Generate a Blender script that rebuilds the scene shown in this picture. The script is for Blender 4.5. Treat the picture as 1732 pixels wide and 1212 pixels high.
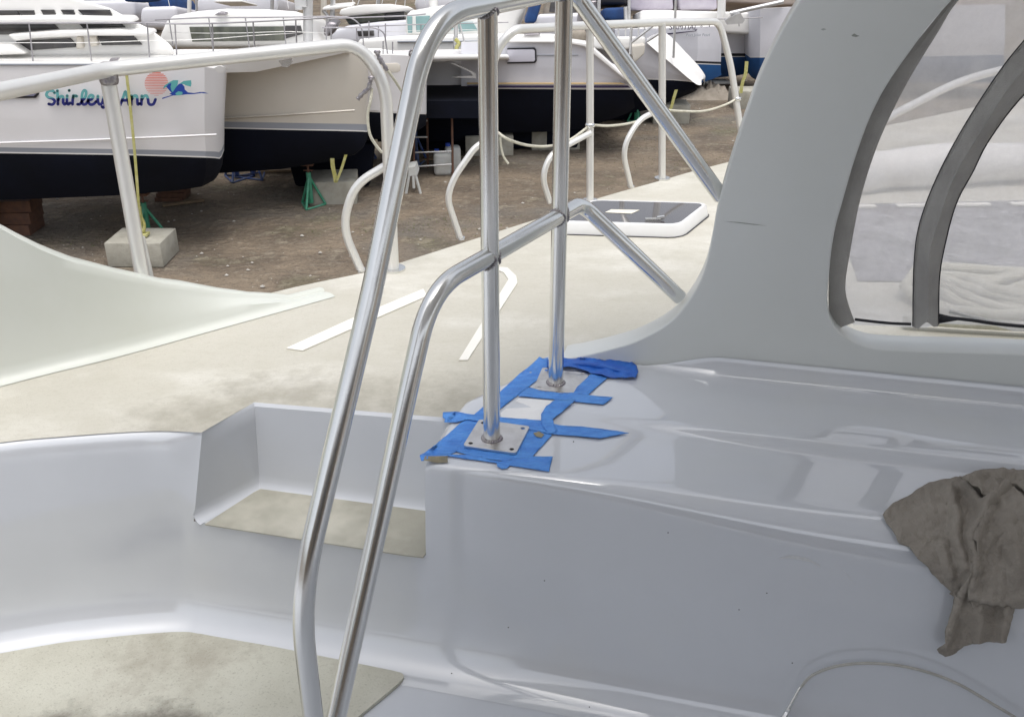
import bpy, bmesh, math, random
from mathutils import Vector, Matrix, noise
from mathutils.bvhtree import BVHTree
random.seed(7)
R = math.radians
sc = bpy.context.scene
for o in list(bpy.data.objects): bpy.data.objects.remove(o)
C = sc.collection

# ------------------------------------------------------------------ camera
CAM = Vector((0, 0, 3.7)); FOC = 1650.0; PITCH = R(26)
cd = bpy.data.cameras.new('camera'); cam = bpy.data.objects.new('camera', cd); C.objects.link(cam)
cam.location = CAM; cam.rotation_euler = (R(90) - PITCH, 0, 0)
cd.sensor_width = 36; cd.lens = 36 * FOC / 1732; cd.clip_start = 0.02; cd.clip_end = 2000
sc.camera = cam
FW = Vector((0, math.cos(PITCH), -math.sin(PITCH))); RT = Vector((1, 0, 0)); UP = RT.cross(FW)

# ------------------------------------------------------------------ sky, sun, exposure (bright overcast)
SUN_EL, SUN_AZ = 74, 165          # azimuth measured from +Y clockwise (high, behind the viewer)
w = bpy.data.worlds.new('World'); sc.world = w; w.use_nodes = True
nt = w.node_tree; nt.nodes.clear()
sky = nt.nodes.new('ShaderNodeTexSky'); sky.sky_type = 'NISHITA'; sky.sun_disc = False
sky.sun_elevation = R(SUN_EL); sky.sun_rotation = R(SUN_AZ); sky.dust_density = 4; sky.air_density = 1.0; sky.ozone_density = 1
hs = nt.nodes.new('ShaderNodeHueSaturation'); hs.inputs['Saturation'].default_value = 0.30
bg = nt.nodes.new('ShaderNodeBackground'); bg.inputs['Strength'].default_value = 0.15
wo = nt.nodes.new('ShaderNodeOutputWorld')
nt.links.new(sky.outputs[0], hs.inputs['Color']); nt.links.new(hs.outputs[0], bg.inputs[0]); nt.links.new(bg.outputs[0], wo.inputs[0])
sl = bpy.data.lights.new('sun', 'SUN'); so = bpy.data.objects.new('sun', sl); C.objects.link(so)
sl.energy = .75; sl.angle = R(25); sl.color = (1.0, 0.97, 0.93)
so.rotation_euler = (R(90 - SUN_EL), 0, R(-SUN_AZ) + math.pi)
sc.view_settings.view_transform = 'Standard'; sc.view_settings.look = 'None'
sc.view_settings.exposure = 0.60; sc.view_settings.gamma = 1
sc.render.resolution_x = 1024; sc.render.resolution_y = 716

# ------------------------------------------------------------------ measuring helpers (photo measurement -> metres in the scene)
def ray(px, py): return FW + RT * ((px - 866) / FOC) + UP * ((606 - py) / FOC)
def onz(px, py, z):
    d = ray(px, py); return CAM + d * ((z - CAM.z) / d.z)
def ony(px, py, y):
    d = ray(px, py); return CAM + d * (y / d.y)
def onp(px, py, p0, n):
    d = ray(px, py); return CAM + d * ((p0 - CAM).dot(n) / d.dot(n))
def sm(x, a, b):
    t = max(0., min(1., (x - a) / (b - a))); return t * t * (3 - 2 * t)
def lerp(a, b, t): return a + (b - a) * t
def cr(pts, n=6, closed=False):
    """Catmull-Rom through points"""
    P = [Vector(p) for p in pts]; out = []; m = len(P)
    for i in range(m if closed else m - 1):
        g = (lambda k: P[k % m]) if closed else (lambda k: P[max(0, min(m - 1, k))])
        a, b, c, d = g(i - 1), g(i), g(i + 1), g(i + 2)
        for j in range(n):
            t = j / n
            out.append(0.5 * ((2 * b) + (c - a) * t + (2 * a - 5 * b + 4 * c - d) * t * t + (3 * b - a - 3 * c + d) * t ** 3))
    if not closed: out.append(P[-1])
    return out

# ------------------------------------------------------------------ materials
def mat(name, col, rough=0.5, metal=0.0, col2=None, scale=4.0, amt=0.5, bump=0.0, bscale=60.0, spots=None, coat=0.0,
        stretch=(1, 1, 1), detail=6.0, rvar=0.0, spec=0.5, lo=0.38, hi=0.66, bdist=0.002):
    m = bpy.data.materials.new(name); m.use_nodes = True
    t = m.node_tree; b = t.nodes['Principled BSDF']
    b.inputs['Base Color'].default_value = (*col, 1); b.inputs['Roughness'].default_value = rough
    b.inputs['Metallic'].default_value = metal; b.inputs['Coat Weight'].default_value = coat
    b.inputs['Specular IOR Level'].default_value = spec
    tc = t.nodes.new('ShaderNodeTexCoord'); mp = t.nodes.new('ShaderNodeMapping'); mp.inputs['Scale'].default_value = stretch
    t.links.new(tc.outputs['Object'], mp.inputs[0])
    last = None
    if col2:
        n = t.nodes.new('ShaderNodeTexNoise'); n.inputs['Scale'].default_value = scale; n.inputs['Detail'].default_value = detail; n.inputs['Roughness'].default_value = 0.62
        t.links.new(mp.outputs[0], n.inputs['Vector'])
        r = t.nodes.new('ShaderNodeMapRange'); r.inputs[1].default_value = lo; r.inputs[2].default_value = hi; r.inputs[4].default_value = amt
        t.links.new(n.outputs[0], r.inputs[0])
        mx = t.nodes.new('ShaderNodeMix'); mx.data_type = 'RGBA'
        mx.inputs['A'].default_value = (*col, 1); mx.inputs['B'].default_value = (*col2, 1)
        t.links.new(r.outputs[0], mx.inputs['Factor']); last = mx.outputs['Result']
        if rvar:
            r2 = t.nodes.new('ShaderNodeMapRange'); r2.inputs[3].default_value = rough - rvar; r2.inputs[4].default_value = rough + rvar
            t.links.new(n.outputs[0], r2.inputs[0]); t.links.new(r2.outputs[0], b.inputs['Roughness'])
    if spots:
        for (sc_, c3, l, h, a) in spots:
            n = t.nodes.new('ShaderNodeTexNoise'); n.inputs['Scale'].default_value = sc_; n.inputs['Detail'].default_value = 4; n.inputs['Roughness'].default_value = 0.7
            t.links.new(mp.outputs[0], n.inputs['Vector'])
            r = t.nodes.new('ShaderNodeMapRange'); r.inputs[1].default_value = l; r.inputs[2].default_value = h; r.inputs[4].default_value = a
            t.links.new(n.outputs[0], r.inputs[0])
            mx = t.nodes.new('ShaderNodeMix'); mx.data_type = 'RGBA'
            if last: t.links.new(last, mx.inputs['A'])
            else: mx.inputs['A'].default_value = (*col, 1)
            mx.inputs['B'].default_value = (*c3, 1); t.links.new(r.outputs[0], mx.inputs['Factor']); last = mx.outputs['Result']
    if last: t.links.new(last, b.inputs['Base Color'])
    if bump:
        n = t.nodes.new('ShaderNodeTexNoise'); n.inputs['Scale'].default_value = bscale; n.inputs['Detail'].default_value = 5
        t.links.new(mp.outputs[0], n.inputs['Vector'])
        bp = t.nodes.new('ShaderNodeBump'); bp.inputs['Strength'].default_value = bump; bp.inputs['Distance'].default_value = bdist
        t.links.new(n.outputs[0], bp.inputs['Height']); t.links.new(bp.outputs[0], b.inputs['Normal'])
    return m
M = {}
M['gel'] = mat('gelcoat', (.60, .62, .655), .08, col2=(.54, .56, .595), scale=2.2, amt=.55, bump=.10, bscale=5, bdist=.004, spots=[(260, (.22, .2, .18), .76, .80, .5), (1.3, (.62, .62, .58), .5, .75, .5)], rvar=.03, coat=1.0, spec=1.0)
M['gel_arch'] = mat('gelcoat_arch', (.68, .70, .69), .30, col2=(.62, .645, .625), scale=1.6, amt=.7, bump=.06, bscale=9, spots=[(120, (.2, .2, .17), .74, .80, .5)], rvar=.05)
M['gel_sat'] = mat('gelcoat_satin', (.57, .59, .625), .16, col2=(.52, .54, .57), scale=2.2, amt=.55, bump=.10, bscale=5, bdist=.004, spots=[(260, (.22, .2, .18), .76, .80, .5)], rvar=.06)
M['gel_white'] = mat('gelcoat_white', (.80, .80, .80), .22, col2=(.70, .70, .68), scale=5, amt=.5)
M['gel_wing'] = mat('gelcoat_bulwark', (.63, .65, .60), .35, col2=(.57, .59, .52), scale=3, amt=.6, bump=.05, bscale=20, spots=[(38, (.30, .29, .25), .735, .77, .4)])
M['deck'] = mat('nonskid_deck', (.535, .515, .45), .8, col2=(.50, .48, .41), scale=7, amt=.8, bump=.55, bscale=340, bdist=.0012, stretch=(1, 1.7, 1),
                spots=[(2.3, (.68, .665, .61), .5, .72, .8), (26, (.44, .41, .34), .56, .78, .45), (230, (.33, .305, .25), .56, .70, .55), (60, (.44, .42, .35), .52, .7, .35), (150, (.10, .09, .08), .77, .79, .8)])
M['deck_stain_shade'] = mat('nonskid_deck_stain_shade', (.38, .37, .31), .85, col2=(.35, .335, .28), scale=26, amt=.75, bump=.6, bscale=340, bdist=.0012,
                spots=[(4, (.60, .58, .50), .5, .7, .6), (300, (.26, .24, .19), .60, .74, .55)])  # step tread: colour darkened for the shade in the recess, plus mottled stains
M['sole'] = mat('nonskid_sole', (.54, .53, .455), .85, col2=(.40, .39, .32), scale=6, amt=.7, bump=.6, bscale=300, bdist=.0012,
                spots=[(2.2, (.56, .56, .48), .48, .7, .6), (9, (.27, .235, .19), .60, .80, .55), (200, (.26, .25, .20), .56, .70, .6), (110, (.06, .05, .04), .77, .79, .9)])
M['strip'] = mat('smooth_strip', (.84, .82, .76), .4, col2=(.76, .74, .68), scale=14, amt=.6)
def steel(name, col, r, metal=1.0):
    m = mat(name, col, r, metal, col2=tuple(c * .86 for c in col), scale=9, amt=.6, bump=.03, bscale=500, stretch=(1, 1, .12), rvar=.06, spots=[(30, (.45, .46, .52), .70, .84, .35)])
    return m
M['steel'] = steel('brushed_stainless', (.78, .78, .765), .22)
M['rail'] = steel('satin_stainless_rail', (.86, .85, .82), .40, .6)
M['weld'] = mat('weld_bead', (.42, .40, .40), .45, 1.0, col2=(.20, .18, .22), scale=90, amt=.8, bump=.6, bscale=220, bdist=.003)
M['plate'] = mat('base_plate_steel', (.72, .70, .68), .30, 1.0, col2=(.50, .47, .45), scale=30, amt=.6, bump=.3, bscale=55, bdist=.003)
M['hole'] = mat('bolt_hole_dark', (.02, .02, .02), .8)
def tape_mat():
    m = mat('masking_tape_blue', (.055, .22, .66), .5, col2=(.10, .33, .78), scale=26, amt=.8, bump=1, bscale=70, bdist=.004, spots=[(16, (.02, .12, .48), .56, .76, .6), (160, (.16, .40, .82), .60, .75, .4)], stretch=(1, 2.5, 1))
    return m
M['tape'] = tape_mat()
M['tape_dark'] = mat('masking_tape_bunched', (.012, .095, .46), .5, col2=(.02, .16, .58), scale=30, amt=.7, bump=1, bscale=30, bdist=.006)
M['bare'] = mat('bare_tan_patch', (.30, .26, .17), .8, col2=(.16, .15, .12), scale=60, amt=.8)
M['paper'] = mat('paper_label', (.75, .72, .62), .7)
M['glass_dark'] = mat('smoked_acrylic', (.075, .07, .075), .07, col2=(.11, .10, .10), scale=3, amt=.7, coat=.3)
M['win'] = mat('dark_window', (.035, .035, .04), .06, col2=(.09, .085, .08), scale=2.5, amt=.8)
M['win_g'] = mat('window_with_curtain', (.05, .055, .05), .08, col2=(.20, .21, .16), scale=1.6, amt=.9, stretch=(1, 1, .1))
M['win_t'] = mat('teal_window', (.20, .33, .33), .1, col2=(.28, .42, .42), scale=2, amt=.7)
M['win_p'] = mat('purplish_vinyl', (.42, .38, .46), .25, col2=(.60, .57, .62), scale=1.5, amt=.9)
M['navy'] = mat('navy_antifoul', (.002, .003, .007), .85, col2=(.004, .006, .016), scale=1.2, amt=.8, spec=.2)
M['green_boot'] = mat('dark_green_boot', (.010, .028, .028), .5, col2=(.03, .065, .06), scale=3, amt=.7, stretch=(.3, 1, 3))
M['blue_af'] = mat('blue_antifoul', (.01, .08, .24), .6, col2=(.012, .04, .13), scale=1.5, amt=.7)
M['grey_band'] = mat('grey_waterline_band', (.30, .32, .36), .4)
M['boat_white'] = mat('boat_topside_white', (.80, .79, .80), .3, col2=(.73, .715, .71), scale=.8, amt=.7, spots=[(9, (.5, .46, .40), .70, .9, .35)])
M['boat_cool'] = mat('boat_topside_cool_white', (.72, .72, .77), .35, col2=(.60, .60, .64), scale=.9, amt=.7)
M['boat_cream'] = mat('boat_cream_and_shade', (.66, .62, .55), .45, col2=(.58, .54, .47), scale=.8, amt=.7)
M['boat_roof'] = mat('boat_roof_white', (.82, .81, .79), .4, col2=(.74, .73, .70), scale=1.5, amt=.6)
M['black'] = mat('black_rubber', (.015, .015, .02), .5)
M['stripe_d'] = mat('purple_black_stripe', (.02, .01, .05), .5)
M['stripe_gold'] = mat('gold_stripe', (.62, .46, .25), .5)
M['teal'] = mat('teal_vinyl', (.10, .36, .36), .4)
M['navyv'] = mat('navy_vinyl', (.015, .02, .18), .4)
M['blue_bird'] = mat('royal_blue_vinyl', (.012, .05, .30), .4)
M['red_sun'] = mat('faded_red_vinyl', (.62, .17, .13), .5)
M['canvas'] = mat('grey_marine_canvas', (.40, .39, .37), .85, col2=(.31, .30, .285), scale=9, amt=.8, bump=.5, bscale=400, spots=[(14, (.30, .27, .22), .56, .8, .5)])
M['thread'] = mat('pale_stitching', (.55, .5, .42), .8)
M['chamois'] = mat('dirty_chamois', (.33, .30, .26), .95, col2=(.22, .195, .165), scale=7, amt=.8, bump=.9, bscale=260, bdist=.003,
                   spots=[(22, (.085, .07, .05), .60, .80, .6), (60, (.03, .025, .02), .74, .80, .8)], spec=.15)
M['wire'] = mat('coated_wire', (.38, .37, .34), .35, col2=(.55, .53, .48), scale=40, amt=.5)
M['rope'] = mat('white_rope', (.66, .64, .54), .9, col2=(.52, .50, .40), scale=30, amt=.7, bump=.9, bscale=110, bdist=.004)
M['rope_y'] = mat('yellow_strap', (.40, .38, .11), .8, col2=(.56, .54, .30), scale=20, amt=.7)
M['concrete'] = mat('concrete', (.40, .385, .33), .9, col2=(.27, .255, .21), scale=6, amt=.8, bump=.6, bscale=60, bdist=.01, spots=[(2, (.47, .46, .42), .5, .7, .6)])
M['jack_g'] = mat('green_jack_paint', (.03, .22, .12), .5, col2=(.10, .30, .22), scale=14, amt=.7)
M['jack_b'] = mat('blue_jack_paint', (.02, .05, .20), .5, col2=(.16, .20, .28), scale=14, amt=.7)
M['jack_t'] = mat('faded_teal_jack_paint', (.13, .20, .20), .6, col2=(.22, .26, .24), scale=14, amt=.7)
M['rust'] = mat('rusty_iron', (.16, .08, .05), .85, col2=(.09, .05, .04), scale=12, amt=.8)
M['wood'] = mat('weathered_wood', (.22, .16, .10), .9, col2=(.12, .085, .055), scale=10, amt=.8, stretch=(1, 1, 6))
M['plastic_w'] = mat('dirty_white_plastic', (.55, .56, .55), .5, col2=(.42, .42, .38), scale=6, amt=.7)
M['plastic_b'] = mat('blue_plastic', (.02, .06, .35), .4)
M['blue_cv'] = mat('blue_canvas', (.012, .06, .20), .75, col2=(.01, .03, .10), scale=3, amt=.8)
M['tan_cv'] = mat('tan_canvas', (.34, .30, .25), .85, col2=(.22, .19, .15), scale=5, amt=.8, bump=.5, bscale=12, bdist=.03)
M['alu'] = mat('weathered_aluminium', (.62, .62, .62), .4, .7, col2=(.45, .45, .45), scale=6, amt=.6)
M['bank'] = mat('brown_earth_bank', (.14, .10, .062), .95, col2=(.08, .055, .035), scale=1.3, amt=.9, bump=.8, bscale=6, bdist=.1, stretch=(1, 1, .35))
M['green'] = mat('weed_green', (.16, .17, .07), .9, col2=(.04, .06, .02), scale=30, amt=.8)
M['gravel'] = mat('pale_pebble', (.48, .46, .42), .9, col2=(.3, .28, .25), scale=3, amt=.7)
# ground
gm = mat('yard_dirt', (.215, .170, .122), .95, col2=(.118, .092, .068), scale=1.6, amt=1, bump=1, bscale=11, bdist=.09, detail=12, lo=.42, hi=.60,
         spots=[(.30, (.15, .135, .115), .50, .62, .85), (.8, (.16, .155, .085), .57, .70, .6), (3.2, (.31, .265, .20), .54, .68, .7), (11, (.34, .295, .235), .57, .69, .6), (34, (.05, .038, .03), .56, .68, .8), (75, (.42, .38, .32), .64, .72, .7)])
M['ground'] = gm
for n_ in gm.node_tree.nodes:
    if n_.type == 'MAPPING': n_.inputs['Scale'].default_value = (.85, 1.1, 1)
def stain(m, pts, c, r0, r1, amt, sc_=9):
    t = m.node_tree; b = t.nodes['Principled BSDF']; src = b.inputs['Base Color'].links[0].from_socket
    g = t.nodes.new('ShaderNodeNewGeometry'); last = None
    for p in pts:
        d = t.nodes.new('ShaderNodeVectorMath'); d.operation = 'DISTANCE'; d.inputs[1].default_value = p; t.links.new(g.outputs['Position'], d.inputs[0])
        if last is None: last = d.outputs['Value']
        else:
            mn = t.nodes.new('ShaderNodeMath'); mn.operation = 'MINIMUM'; t.links.new(last, mn.inputs[0]); t.links.new(d.outputs['Value'], mn.inputs[1]); last = mn.outputs[0]
    n = t.nodes.new('ShaderNodeTexNoise'); n.inputs['Scale'].default_value = sc_; n.inputs['Detail'].default_value = 8; n.inputs['Roughness'].default_value = .7; t.links.new(g.outputs['Position'], n.inputs['Vector'])
    a = t.nodes.new('ShaderNodeMath'); a.operation = 'MULTIPLY_ADD'; a.inputs[1].default_value = -.35; t.links.new(n.outputs[0], a.inputs[0]); t.links.new(last, a.inputs[2])
    r = t.nodes.new('ShaderNodeMapRange'); r.inputs[1].default_value = r1 - .175; r.inputs[2].default_value = r0 - .175; r.inputs[3].default_value = 0; r.inputs[4].default_value = amt; t.links.new(a.outputs[0], r.inputs[0])
    mx = t.nodes.new('ShaderNodeMix'); mx.data_type = 'RGBA'; t.links.new(src, mx.inputs['A']); mx.inputs['B'].default_value = (*c, 1); t.links.new(r.outputs[0], mx.inputs['Factor']); t.links.new(mx.outputs['Result'], b.inputs['Base Color'])
stain(M['deck'], [(-.66, 1.66, 2.75), (-.6, 1.70, 2.75), (-.53, 1.78, 2.75), (-.43, 1.79, 2.75), (-.33, 1.77, 2.75), (-.22, 1.76, 2.75), (-.12, 1.76, 2.75)], (.29, .27, .22), .0, .13, .62, 16)
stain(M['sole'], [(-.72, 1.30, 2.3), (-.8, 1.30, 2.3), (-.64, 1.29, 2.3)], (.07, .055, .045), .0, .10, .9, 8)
stain(M['sole'], [(-.62, 1.50, 2.3), (-.72, 1.49, 2.3)], (.29, .25, .20), -.02, .11, .5, 30)
# clear vinyl with milky haze and smears
def vinyl():
    m = bpy.data.materials.new('clear_vinyl'); m.use_nodes = True; t = m.node_tree; t.nodes.clear()
    out = t.nodes.new('ShaderNodeOutputMaterial')
    tr = t.nodes.new('ShaderNodeBsdfTransparent'); tr.inputs[0].default_value = (.93, .92, .94, 1)
    df = t.nodes.new('ShaderNodeBsdfDiffuse'); df.inputs[0].default_value = (.88, .87, .87, 1)
    tl = t.nodes.new('ShaderNodeBsdfTranslucent'); tl.inputs[0].default_value = (.97, .96, .96, 1)
    ad = t.nodes.new('ShaderNodeMixShader'); ad.inputs[0].default_value = .8
    t.links.new(df.outputs[0], ad.inputs[1]); t.links.new(tl.outputs[0], ad.inputs[2])
    tc = t.nodes.new('ShaderNodeTexCoord')
    n = t.nodes.new('ShaderNodeTexNoise'); n.inputs['Scale'].default_value = 5; n.inputs['Detail'].default_value = 9; n.inputs['Roughness'].default_value = .7
    t.links.new(tc.outputs['Object'], n.inputs['Vector'])
    mr = t.nodes.new('ShaderNodeMapRange'); mr.inputs[1].default_value = .3; mr.inputs[2].default_value = .75; mr.inputs[3].default_value = .52; mr.inputs[4].default_value = .88
    t.links.new(n.outputs[0], mr.inputs[0])
    mx = t.nodes.new('ShaderNodeMixShader'); t.links.new(mr.outputs[0], mx.inputs[0]); t.links.new(tr.outputs[0], mx.inputs[1]); t.links.new(ad.outputs[0], mx.inputs[2])
    gl = t.nodes.new('ShaderNodeBsdfGlossy'); gl.inputs['Roughness'].default_value = .12
    n2 = t.nodes.new('ShaderNodeTexNoise'); n2.inputs['Scale'].default_value = 7
    t.links.new(tc.outputs['Object'], n2.inputs['Vector'])
    bp = t.nodes.new('ShaderNodeBump'); bp.inputs['Strength'].default_value = .5; bp.inputs['Distance'].default_value = .01
    t.links.new(n2.outputs[0], bp.inputs['Height']); t.links.new(bp.outputs[0], gl.inputs['Normal'])
    m2 = t.nodes.new('ShaderNodeMixShader'); m2.inputs[0].default_value = .12
    t.links.new(mx.outputs[0], m2.inputs[1]); t.links.new(gl.outputs[0], m2.inputs[2]); t.links.new(m2.outputs[0], out.inputs[0])
    return m
M['vinyl'] = vinyl()
def two_tone(zs):
    m = bpy.data.materials.new('two_tone_letters'); m.use_nodes = True; t = m.node_tree; b = t.nodes['Principled BSDF']
    g = t.nodes.new('ShaderNodeNewGeometry'); s = t.nodes.new('ShaderNodeSeparateXYZ'); t.links.new(g.outputs['Position'], s.inputs[0])
    c = t.nodes.new('ShaderNodeMath'); c.operation = 'GREATER_THAN'; c.inputs[1].default_value = zs; t.links.new(s.outputs[2], c.inputs[0])
    mx = t.nodes.new('ShaderNodeMix'); mx.data_type = 'RGBA'; mx.inputs['A'].default_value = (.015, .02, .16, 1); mx.inputs['B'].default_value = (.12, .36, .37, 1)
    t.links.new(c.outputs[0], mx.inputs['Factor']); t.links.new(mx.outputs['Result'], b.inputs['Base Color']); b.inputs['Roughness'].default_value = .4
    return m

# ------------------------------------------------------------------ object helpers
def tag(o, label=None, cat=None, group=None, kind=None):
    if label: o['label'] = label
    if cat: o['category'] = cat
    if group: o['group'] = group
    if kind: o['kind'] = kind
    return o
def empty(name, loc=(0, 0, 0), label=None, cat=None, group=None):
    o = bpy.data.objects.new(name, None); C.objects.link(o); o.location = loc; o.empty_display_size = .1
    return tag(o, label, cat, group)
def link(name, me, mats, parent=None, smooth=None):
    o = bpy.data.objects.new(name, me); C.objects.link(o)
    for m in (mats if isinstance(mats, (list, tuple)) else [mats]): me.materials.append(M[m] if isinstance(m, str) else m)
    if smooth is not None:
        for p in me.polygons: p.use_smooth = True
        if smooth < 3.1: me.set_sharp_from_angle(angle=smooth)
    if parent:
        o.parent = parent; o.matrix_parent_inverse = Matrix.Translation(-Vector(parent.location)) if parent.parent is None else Matrix.Identity(4)
        if parent.parent is None:
            # bake the offset so that the child's own transform is plain
            o.matrix_parent_inverse = Matrix.Identity(4); me.transform(Matrix.Translation(-Vector(parent.location)))
        else:
            top = parent
            while top.parent: top = top.parent
            me.transform(Matrix.Translation(-Vector(top.location)))
    return o
class MB:
    def __init__(s): s.v = []; s.f = []; s.mi = []
    def add(s, vs, fs, mi=0):
        k = len(s.v); s.v += [tuple(v) for v in vs]
        for f in fs: s.f.append(tuple(i + k for i in f)); s.mi.append(mi)
    def grid(s, rows, mi=0, closed=False):
        n = len(rows[0]); fs = []
        for i in range(len(rows) - 1):
            for j in range(n if closed else n - 1):
                a = i * n + j; b = i * n + (j + 1) % n; fs.append((a, b, b + n, a + n))
        s.add([p for r in rows for p in r], fs, mi)
    def tube(s, pts, r, seg=12, mi=0, caps=True):
        P = [Vector(p) for p in pts]; n = len(P); k = len(s.v)
        rr = r if isinstance(r, (list, tuple)) else [r] * n
        t0 = (P[1] - P[0]).normalized(); a = Vector((0, 0, 1)) if abs(t0.z) < .9 else Vector((1, 0, 0))
        u = t0.cross(a).normalized(); rows = []
        for i in range(n):
            t = ((P[min(i + 1, n - 1)] - P[max(i - 1, 0)])).normalized()
            u = (u - t * u.dot(t)).normalized(); v = t.cross(u)
            rows.append([P[i] + (u * math.cos(q) + v * math.sin(q)) * rr[i] for q in [2 * math.pi * j / seg for j in range(seg)]])
        s.grid(rows, mi, closed=True)
        if caps:
            s.f.append(tuple(k + j for j in range(seg))[::-1]); s.mi.append(mi)
            s.f.append(tuple(k + (n - 1) * seg + j for j in range(seg))); s.mi.append(mi)
    def box(s, c, d, rz=0, mi=0):
        c = Vector(c); m = Matrix.Rotation(rz, 3, 'Z'); x, y, z = [q / 2 for q in d]
        vs = [c + m @ Vector((i * x, j * y, k * z)) for i in (-1, 1) for j in (-1, 1) for k in (-1, 1)]
        s.add(vs, [(0, 1, 3, 2), (4, 6, 7, 5), (0, 4, 5, 1), (2, 3, 7, 6), (0, 2, 6, 4), (1, 5, 7, 3)], mi)
    def prism(s, pts, off, mi=0):
        P = [Vector(p) for p in pts]; off = Vector(off); n = len(P)
        s.add(P + [p + off for p in P], [tuple(range(n)), tuple(range(2 * n - 1, n - 1, -1))] + [(i, i + n, (i + 1) % n + n, (i + 1) % n) for i in range(n)], mi)
    def build(s, name, mats, parent=None, smooth=None, bevel=0, seg=2, merge=False, fixn=True):
        me = bpy.data.meshes.new(name); me.from_pydata(s.v, [], s.f); me.polygons.foreach_set('material_index', s.mi)
        bm = bmesh.new(); bm.from_mesh(me)
        if merge: bmesh.ops.remove_doubles(bm, verts=bm.verts, dist=1e-4)
        if fixn: bmesh.ops.recalc_face_normals(bm, faces=bm.faces)
        if bevel:
            es = [e for e in bm.edges if len(e.link_faces) == 2 and e.calc_face_angle(0) > .5]
            bmesh.ops.bevel(bm, geom=es, offset=bevel, segments=seg, affect='EDGES', profile=.5, clamp_overlap=True)
        bm.to_mesh(me); bm.free()
        return link(name, me, mats, parent, smooth if smooth is not None else (.6 if bevel else None))
def bend(pts, r, n=8):
    """polyline with rounded corners (r: bend distance, scalar or per corner)"""
    P = [Vector(p) for p in pts]; out = [P[0]]
    for i in range(1, len(P) - 1):
        rr = r[i - 1] if isinstance(r, (list, tuple)) else r
        a = (P[i - 1] - P[i]); b = (P[i + 1] - P[i]); d = min(rr, a.length * .49, b.length * .49)
        A = P[i] + a.normalized() * d; B = P[i] + b.normalized() * d
        for k in range(n + 1):
            t = k / n; out.append(A * (1 - t) ** 2 + P[i] * (2 * t * (1 - t)) + B * t * t)
    out.append(P[-1]); return out
def tube_obj(name, pts, r, m, parent=None, seg=14):
    b = MB(); b.tube(pts, r, seg); return b.build(name, m, parent, smooth=.9)
def blob(b, c, r, mi=0, n=8, sq=(1, 1, 1), jit=0.0):
    rows = []
    for i in range(n + 1):
        th = math.pi * i / n
        rows.append([Vector(c) + Vector((math.sin(th) * math.cos(2 * math.pi * j / (2 * n)) * sq[0], math.sin(th) * math.sin(2 * math.pi * j / (2 * n)) * sq[1], math.cos(th) * sq[2])) * r * (1 + jit * noise.noise(Vector((i * .9, j * .9, c[0] * 9)))) for j in range(2 * n)])
    b.grid(rows, mi, closed=True)
def fill2d(outer, holes, half, origin, ex, ey, name, m, parent, bev=0.0, smooth=.5):
    """a plate with holes: outline in 2-D (plane ex, ey at origin), thickness 2*half"""
    cu = bpy.data.curves.new(name, 'CURVE'); cu.dimensions = '2D'; cu.fill_mode = 'BOTH'; cu.extrude = half
    if bev: cu.bevel_depth = bev; cu.bevel_resolution = 2; cu.offset = -bev; cu.extrude = half - bev
    for loop in [outer] + holes:
        s = cu.splines.new('POLY'); s.points.add(len(loop) - 1); s.use_cyclic_u = True
        for p, q in zip(s.points, loop): p.co = (q[0], q[1], 0, 1)
    to = bpy.data.objects.new('tmp', cu); C.objects.link(to)
    dg = bpy.context.evaluated_depsgraph_get(); me = bpy.data.meshes.new_from_object(to.evaluated_get(dg)); bpy.data.objects.remove(to)
    ex = Vector(ex).normalized(); ey = Vector(ey).normalized(); ez = ex.cross(ey)
    mt = Matrix((( ex.x, ey.x, ez.x, origin[0]), (ex.y, ey.y, ez.y, origin[1]), (ex.z, ey.z, ez.z, origin[2]), (0, 0, 0, 1)))
    me.transform(mt); me.materials.clear()
    bm = bmesh.new(); bm.from_mesh(me); bmesh.ops.remove_doubles(bm, verts=bm.verts, dist=1e-5); bmesh.ops.recalc_face_normals(bm, faces=bm.faces); bm.to_mesh(me); bm.free()
    return link(name, me, m, parent, smooth)

# =================================================================== THE SETTING: ground and far bank
b = MB(); rows = []
for i in range(61):
    y = -30 + 90 * (i / 60)
    rows.append([Vector((-60 + 120 * j / 60, y, .035 * noise.noise(Vector((j * .9, i * 1.3, 0))) + (.012 * noise.noise(Vector((j * 4.9, i * 4.3, 3)))))) for j in range(61)])
b.grid(rows)
for q in [(-600, -600, 600, -30), (-600, 60, 600, 600), (-600, -30, -60, 60), (60, -30, 600, 60)]:
    b.add([(q[0], q[1], -.03), (q[2], q[1], -.03), (q[2], q[3], -.03), (q[0], q[3], -.03)], [(0, 1, 2, 3)])
tag(b.build('ground', 'ground', smooth=3.2), kind='structure')
b = MB(); rows = []
for i in range(13):
    t = i / 12
    rows.append([Vector((-70 + 140 * j / 70, 40 + 9 * t + 2.2 * noise.noise(Vector((j * .25, t * 2, 5))), -.3 + 14 * t + .8 * noise.noise(Vector((j * .4, t * 3, 1))))) for j in range(71)])
b.grid(rows); tag(b.build('hillside', 'bank', smooth=3.2), kind='structure')
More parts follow.
